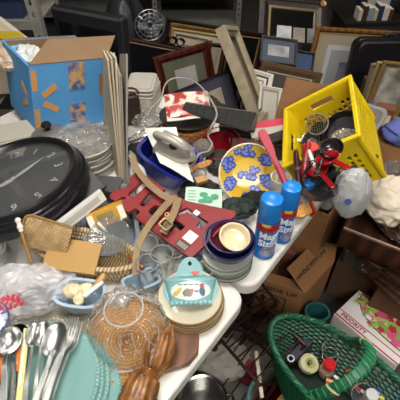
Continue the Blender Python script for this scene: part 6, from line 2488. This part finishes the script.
# small tubes and packets
items = [((334, 376), (347, 385), '#cfd0d6', .006, 'silver pen lying in front of the red-capped jar', 'pen', '#26262b'),
         ((326, 380), (338, 384), '#c48a5e', .008, 'peach lipstick tube at the near rim of the basket', 'lipstick', '#8a5a3a'),
         ((352, 384), (366, 394), '#b5404a', .006, 'red marker under the basket handle', 'marker', '#d9d3cf'),
         ((345, 372), (356, 366), '#7b4a34', .006, 'brown pencil beside the basket handle', 'pencil', '#3a2a22'),
         ((338, 342), (350, 352), '#6e8a78', .007, 'grey-green stick near the far rim of the basket', 'stick', '#2f4a3d')]
for (p1, p2, hx, rr, lab, nm, hx2) in items:
    a, b2 = W(*p1, zi + .03), W(*p2, zi + .035)
    t = thing(nm, lab, nm, frame3(a, (b2 - a).orthogonal(), b2 - a))
    H = (b2 - a).length
    bm = NB(); tube(bm, [(0, 0, 0), (0, H * .65, 0)], rr, 12)
    obj('barrel', bm, mat(hx, .35, .2), t)
    bm = NB(); tube(bm, [(0, H * .65, 0), (0, H * .97, 0), (0, H, 0)], [rr * .92, rr * .8, rr * .4], 12)
    obj('cap', bm, mat(hx2, .35), t)
c = W(370, 394, zi + .04)
t = thing('medicine_bottle', 'white lidded little bottle at the near end of the basket', 'bottle', at((c.x, c.y, zi), 0, R(8)))
bm = NB(); lathe(bm, [(0, 0), (.018, 0), (.02, .003), (.02, .04), (.016, .046), (0, .046)], 32)
obj('bottle_body', bm, clear('#cfd3cf', .5, .1, None, .7), t)
bm = NB(); lathe(bm, [(0, .044), (.019, .044), (.019, .058), (.017, .060), (0, .060)], 32)
obj('lid', bm, mat('#e4e4e0', .4), t)
c = W(389, 396, zi + .05)
t = thing('snack_packet', 'shiny blue packet with yellow patches at the bottom right of the basket', 'packet', at((c.x, c.y, zi + .035), R(-20), R(25)))
bm = NB(); blob(bm, (.05, .035, .018), .18, 2, 5, True, 7)
obj('packet_body', bm, mat('#1f4fb5', .25, coat=.5, bump=(40, .4)), t)
bm = NB()
for (x, y, s) in ((-.02, -.006, .010), (.0, .012, .008), (.018, -.004, .009), (-.004, -.014, .006)):
    blob(bm, (s, s * .7, .006), .2, 2, 2, M=Matrix.Translation((x, y, .0165)))
obj('yellow_patches', bm, mat('#d9c832', .3), t)

# ================================================================ below the tables, near the viewer
# wire racks
WIRE = mat('#3b2120', .4, .4)


def wire_rack(label, px, py, rz, w, h, nb, lean=.25):
    c = W(px, py, 0)
    t = thing('wire_rack', label, 'rack', at((c.x, c.y, .001), R(rz)), 'folding wire racks')
    for s in (-1, 1):
        bm = NB()
        y0, y1 = (-.13, .13) if s > 0 else (.13, -.13)
        pts = [(-w / 2, y0, .006), (-w / 2, y1 * .8, h), (w / 2, y1 * .8, h), (w / 2, y0, .006)]
        tube(bm, [pts[0], pts[1]], .006, 8); tube(bm, [pts[1], pts[2]], .006, 8); tube(bm, [pts[2], pts[3]], .006, 8); tube(bm, [pts[3], pts[0]], .006, 8)
        obj('leg_frame', bm, WIRE, t)
    bm = NB()
    for k in range(nb):
        x = -w / 2 + w * (k + .5) / nb
        tube(bm, [(x, -.104, h), (x, .104, h)], .003, 6)
        tube(bm, [(x, -.13, .01), (x, .06, h * .72)], .003, 6)
    obj('bars', bm, WIRE, t)
    return t


wire_rack('dark maroon folding wire rack standing under the table edge beside the green basket', 240, 368, -52, .34, .34, 8)
wire_rack('dark maroon folding wire rack farther under the back table', 226, 322, -60, .32, .30, 7)
# whitish bag / fan bits
for k, (px, py, s, hx, lab, nm) in enumerate([(222, 362, (.11, .08, .07), '#a8a39b', 'greyish white cloth bundle on the floor under the wire racks', 'cloth_bundle'), (208, 352, (.06, .05, .09), '#26221f', 'black bag hanging low under the front table edge', 'cloth_bag'), (262, 330, (.08, .06, .05), '#4a3f36', 'brown cloth heap between the wire rack and the SIDE UP carton', 'cloth_heap')]):
    c = W(px, py, .05)
    bm = NB(); blob(bm, s, .16, 2, 4, True, k + 2)
    solo(nm, lab, 'cloth' if k != 1 else 'bag', bm, mat(hx, .85), (c.x, c.y, s[2] + .004))
a, b2 = W(222, 346, .09), W(256, 372, .09)
x = b2 - a
bm = NB(); ribbon(bm, spline([(0, 0, .0), (x.length * .3, .01, .02), (x.length * .7, .0, .015), (x.length, -.01, 0)], 5), .045, .006, (0, 0, 1))
solo('red_strap', 'faded red folded strap lying across the bundle under the wire rack', 'strap', bm, mat('#8c2632', .7), frame3(a, x, V((0, 0, 1)).cross(x)), bevel=.002)
bm = NB(); blob(bm, (.045, .03, .02), .15, 2, 3, True, 3)
solo('red_cloth', 'small dark red cloth on the floor left of the teal-rimmed tub', 'cloth', bm, mat('#8a1f30', .7), W(250, 378, .02))
# steel pot at the bottom
c = W(203, 396, .12)
t = thing('stock_pot', 'wide steel pot under the front table at the bottom edge of the view', 'pot', at((c.x, c.y - .015, .001)))
bm = NB(); lathe(bm, [(0, 0), (.075, 0), (.08, .006), (.082, .12), (.088, .125), (.086, .129), (.079, .125), (.077, .01), (0, .008)], 56)
obj('pot_body', bm, mat('#a9a9a4', .22, 1.0), t)
for s in (-1, 1):
    bm = NB(); tube(bm, spline([(s * .082, -.025, .1), (s * .105, -.022, .104), (s * .105, .022, .104), (s * .082, .025, .1)], 5), .005, 8)
    obj('handle', bm, mat('#8e8e8a', .25, 1.0), t)
# teal-rimmed tub with copper bowl
c = W(283, 405, .12)
t = thing('oval_tub', 'grey tub with a rolled teal rim at the bottom, holding the copper bowl', 'tub', at((c.x, c.y, .001), R(-35)))
bm = NB(); basin(bm, .115, .085, .15, .85, .003, .004, 3.2)
obj('tub_body', bm, mat('#8a7f70', .4), t)
bm = NB(); tube(bm, [(.119 * math.copysign(abs(math.cos(k * PI / 32)) ** .62, math.cos(k * PI / 32)), .089 * math.copysign(abs(math.sin(k * PI / 32)) ** .62, math.sin(k * PI / 32)), .152) for k in range(64)], .006, 8, True)
obj('teal_rim', bm, mat('#4f8a90', .4), t)
COP = mat('#8a4f2c', .25, 1.0)
t = thing('copper_bowl', 'round copper bowl inside the teal-rimmed tub', 'bowl', at((c.x + .005, c.y + .004, .07)))
bm = NB(); lathe(bm, [(0, 0), (.03, 0), (.055, .02), (.07, .06), (.0745, .068), (.073, .070), (.067, .061), (.052, .023), (.028, .005), (0, .004)], 56)
obj('bowl_body', bm, COP, t)
bm = NB(); tube(bm, [(.0738 * math.cos(k * PI / 24), .0738 * math.sin(k * PI / 24), .0695) for k in range(48)], .0026, 6, True)
obj('rolled_edge', bm, COP, t)
# pale metal strip leaning by the basket
a, b2 = W(262, 398, .20), W(272, 352, .26)
bm = NB(); box(bm, (0, (b2 - a).length / 2, 0), (.014, (b2 - a).length, .006))
solo('metal_strip', 'pale metal strip leaning between the teal-rimmed tub and the green basket', 'strip', bm, mat('#857b6c', .4, .6), frame3(a, V((1, .1, 0)), b2 - a), smooth=0, bevel=.001)
# cardboard lying on the floor under the table
bm = NB(); box(bm, (0, 0, .004), (.42, .32, .006))
solo('cardboard_sheet', 'grey flattened carton lying on the floor below the wire racks', 'cardboard', bm, mat('#8a857d', .8, var=('#77726b', 5, .3)), at((W(238, 372, 0).x, W(238, 372, 0).y, .001), R(25)), smooth=0)
# ---------------------------------------------------------------- kitchen tools in the mouth of the crate
rim_o = Mc @ V((0, 0, chh)); rim_n = (Mc.to_3x3() @ V((0, 0, 1))).normalized()
def CR(px, py, off=0.02):
    """point on the crate's mouth, lifted off it"""
    d = ray(px, py)
    k = ((rim_o + rim_n * off) - CAM).dot(rim_n) / d.dot(rim_n)
    return CAM + d * k

a, b2 = CR(292, 198, .035), CR(300, 131, .05)
M = frame3(a, (b2 - a).orthogonal(), b2 - a)
M = frame3(a, V((1, .3, 0)), b2 - a)
H = (b2 - a).length
t = thing('rubber_spatula', 'dusty red rubber spatula standing up between the plate and the crate', 'spatula', M)
bm = NB(); prism(bm, [(p.x, p.y) for p in spline([(-.007, -.02, 0), (-.007, H * .5, 0), (-.010, H * .62, 0), (-.012, H * .7, 0), (-.014, H * .95, 0), (.004, H, 0), (.012, H * .93, 0), (.012, H * .7, 0), (.008, H * .6, 0), (.007, H * .5, 0), (.007, -.02, 0)], 3)], -.004, .004)
obj('blade', bm, mat('#b04454', .5), t, bevel=.002)
bm = NB(); tube(bm, [(0, -.02, 0), (0, H * .45, 0)], .009, 10)
obj('handle', bm, mat('#a33546', .45), t)

c = CR(322, 180, -.01)
t = thing('black_saucepan', 'black saucepan heaped with red and black tools at the mouth of the yellow crate', 'saucepan', frame3(c, V((1, .1, 0)), V((-.2, .8, .55))))
bm = NB(); lathe(bm, [(0, -.05), (.045, -.05), (.05, -.044), (.052, .0), (.054, .002), (.05, .002), (.047, -.044), (0, -.046)], 40)
obj('pan_body', bm, mat('#18171a', .35), t)
bm = NB(); ribbon(bm, [(.05, .01, -.004), (.075, .02, .002), (.10, .03, .004)], .016, .008, (0, 0, 1))
obj('pan_handle', bm, mat('#131315', .4), t, bevel=.002)
kt = [((304, 178), (309, 142), '#8f1d24', .010, 'thick red tool handle leftmost before the crate', 'kitchen_tool'),
      ((317, 172), (309, 150), '#e3e1dc', .0055, 'white plastic spoon handle crossing the red tools', 'plastic_spoon'),
      ((312, 182), (322, 158), '#1b1a1c', .007, 'black tool handle behind the white spoon', 'kitchen_tool'),
      ((318, 186), (338, 168), '#171719', .008, 'long black tool handle pointing toward the white bag', 'kitchen_tool'),
      ((322, 190), (336, 184), '#202022', .007, 'short black tool handle lowest at the end of the table', 'kitchen_tool'),
      ((300, 188), (296, 150), '#3a1216', .008, 'dark maroon tool handle beside the red spatula', 'kitchen_tool')]
for (p1, p2, hx, rr, lab, nm) in kt:
    a, b2 = CR(*p1, .01), CR(*p2, .035)
    t = thing(nm, lab, 'kitchen tool', frame3(a, (b2 - a).orthogonal(), b2 - a))
    H = (b2 - a).length
    bm = NB(); tube(bm, [(0, 0, 0), (0, H * .3, .002), (0, H * .7, .003), (0, H * .94, .002), (0, H, 0)], [rr * .8, rr, rr * 1.1, rr * .9, rr * .4], 10)
    obj('handle', bm, mat(hx, .35), t)
    bm = NB(); tube(bm, [(0, H * .42, .0025), (0, H * .48, .0025)], rr * 1.22, 10)
    obj('ring', bm, mat('#55504f', .4), t)
# orange-red lidded jar
c = CR(311, 147, .02)
t = thing('spice_jar', 'jar with an orange-red lid among the kitchen tools', 'jar', at(c + V((0, 0, -.06))))
bm = NB(); lathe(bm, [(0, 0), (.02, 0), (.022, .004), (.022, .045), (0, .045)], 28)
obj('jar_body', bm, mat('#2c2423', .3), t)
bm = NB(); lathe(bm, [(.0, .045), (.023, .045), (.024, .05), (.0235, .06), (.020, .064), (0, .064)], 28)
obj('lid', bm, mat('#d03a2a', .4), t)
# red ladles / measuring cups
for k, (px, py, dep, r, hdir, hx, lab) in enumerate([(327, 157, 1.28, .032, (14, 8), '#a5121f', 'bright red scoop with its handle toward the white bag'), (318, 170, 1.25, .026, (10, 12), '#8c101b', 'darker red scoop in front of the bright one'), (332, 148, 1.32, .03, (-12, 4), '#1c191b', 'black ladle bowl above the red scoops')]):
    c = CR(px, py, .03)
    e = CR(px + hdir[0], py + hdir[1], .035)
    x = e - c
    t = thing('kitchen_scoop', lab, 'scoop', frame3(c, x, V((-.3, .5, .8)).cross(x)))
    t.matrix_world = frame3(c, x, V((-.25, -.35, .9)).cross(x))
    bm = NB(); lathe(bm, [(0, -r * .7), (r * .5, -r * .6), (r * .85, -r * .3), (r, 0), (r * .95, .001), (r * .8, -r * .28), (r * .45, -r * .52), (0, -r * .6)], 32)
    obj('scoop_bowl', bm, mat(hx, .25, coat=.4), t)
    bm = NB(); ribbon(bm, [(r * .92, 0, 0), (x.length * .9, 0, .003), (x.length * 1.5, 0, .002)], .013, .005, (0, 0, 1))
    obj('handle', bm, mat(hx, .25, coat=.4), t, bevel=.0015)

# ================================================================ nest small pieces under the part they belong to
NEST = {'painted_': 'front_pocket', 'white_panel': 'front_pocket', 'brush_script': 'front_pocket', 'scalloped_foot': 'front_pocket', 'red_flower': 'floral_panel', 'raised_swag': 'back_plate',
        'pink_flower': 'floral_panel', 'green_leaf': 'floral_panel', 'leaf_spray': 'floral_panel', 'dark_border': 'floral_panel', 'barcode_bars': 'barcode_sticker', 'handle_wrapping': 'arched_handle',
        'raffia_tie': 'arched_handle', 'rivet': 'grip', 'white_stripe': 'grip', 'dial': 'iron_body', 'handle_lettering': 'flap', 'arrow_mark': 'carton_body', 'red_band': 'can_body', 'yellow_patch': 'can_body',
        'speckled_emblem': 'can_body', 'blue_label': 'can_body', 'red_label_line': 'can_body', 'lettering': 'can_body', 'ring': 'handle', 'buckle': 'keeper_strap', 'eyelet': 'strap', 'bin_rim': 'bin_body',
        'groove_strip': 'slab', 'numerals': 'dial', 'chrome_ring': 'bezel', 'tine': 'fork_head', 'ribs': 'tub_body', 'rosette': 'frame', 'print_lines': 'paper', 'green_print': 'paper', 'dots': 'wedge',
        'spark_mark': 'carton_body', 'packing_tape': 'carton_body', 'side_strip': 'carton_body', 'brown_rim': 'saucer_body', 'green_rim': 'plate_body', 'ring_line': 'plate_body', 'cream_rim': 'plate_body',
        'well_line': 'plate_body', 'winding_lines': 'roll', 'red_stripes': 'carton', 'coating': 'pan_body', 'cut_pattern': 'dome', 'zip': 'purse_body', 'piping': 'purse_body', 'inner_frame': 'frame'}
IDN = Matrix.Identity(4)
bpy.context.view_layer.update()
for root in [o for o in bpy.data.objects if o.parent is None and o.get('category')]:
    kids = sorted(root.children, key=lambda o: o.name)
    for ch in kids:
        base = ch.name.split('.')[0]
        for key, par in NEST.items():
            if base == key or (key.endswith('_') and base.startswith(key)):
                ps = [k for k in kids if k.name.split('.')[0] == par and k is not ch]
                if len(kids) > 2 and ps and ps[0].parent == root and max(abs(ps[0].matrix_basis[i][j] - IDN[i][j]) for i in range(4) for j in range(4)) < 1e-6:
                    ch.parent = ps[0]
                break
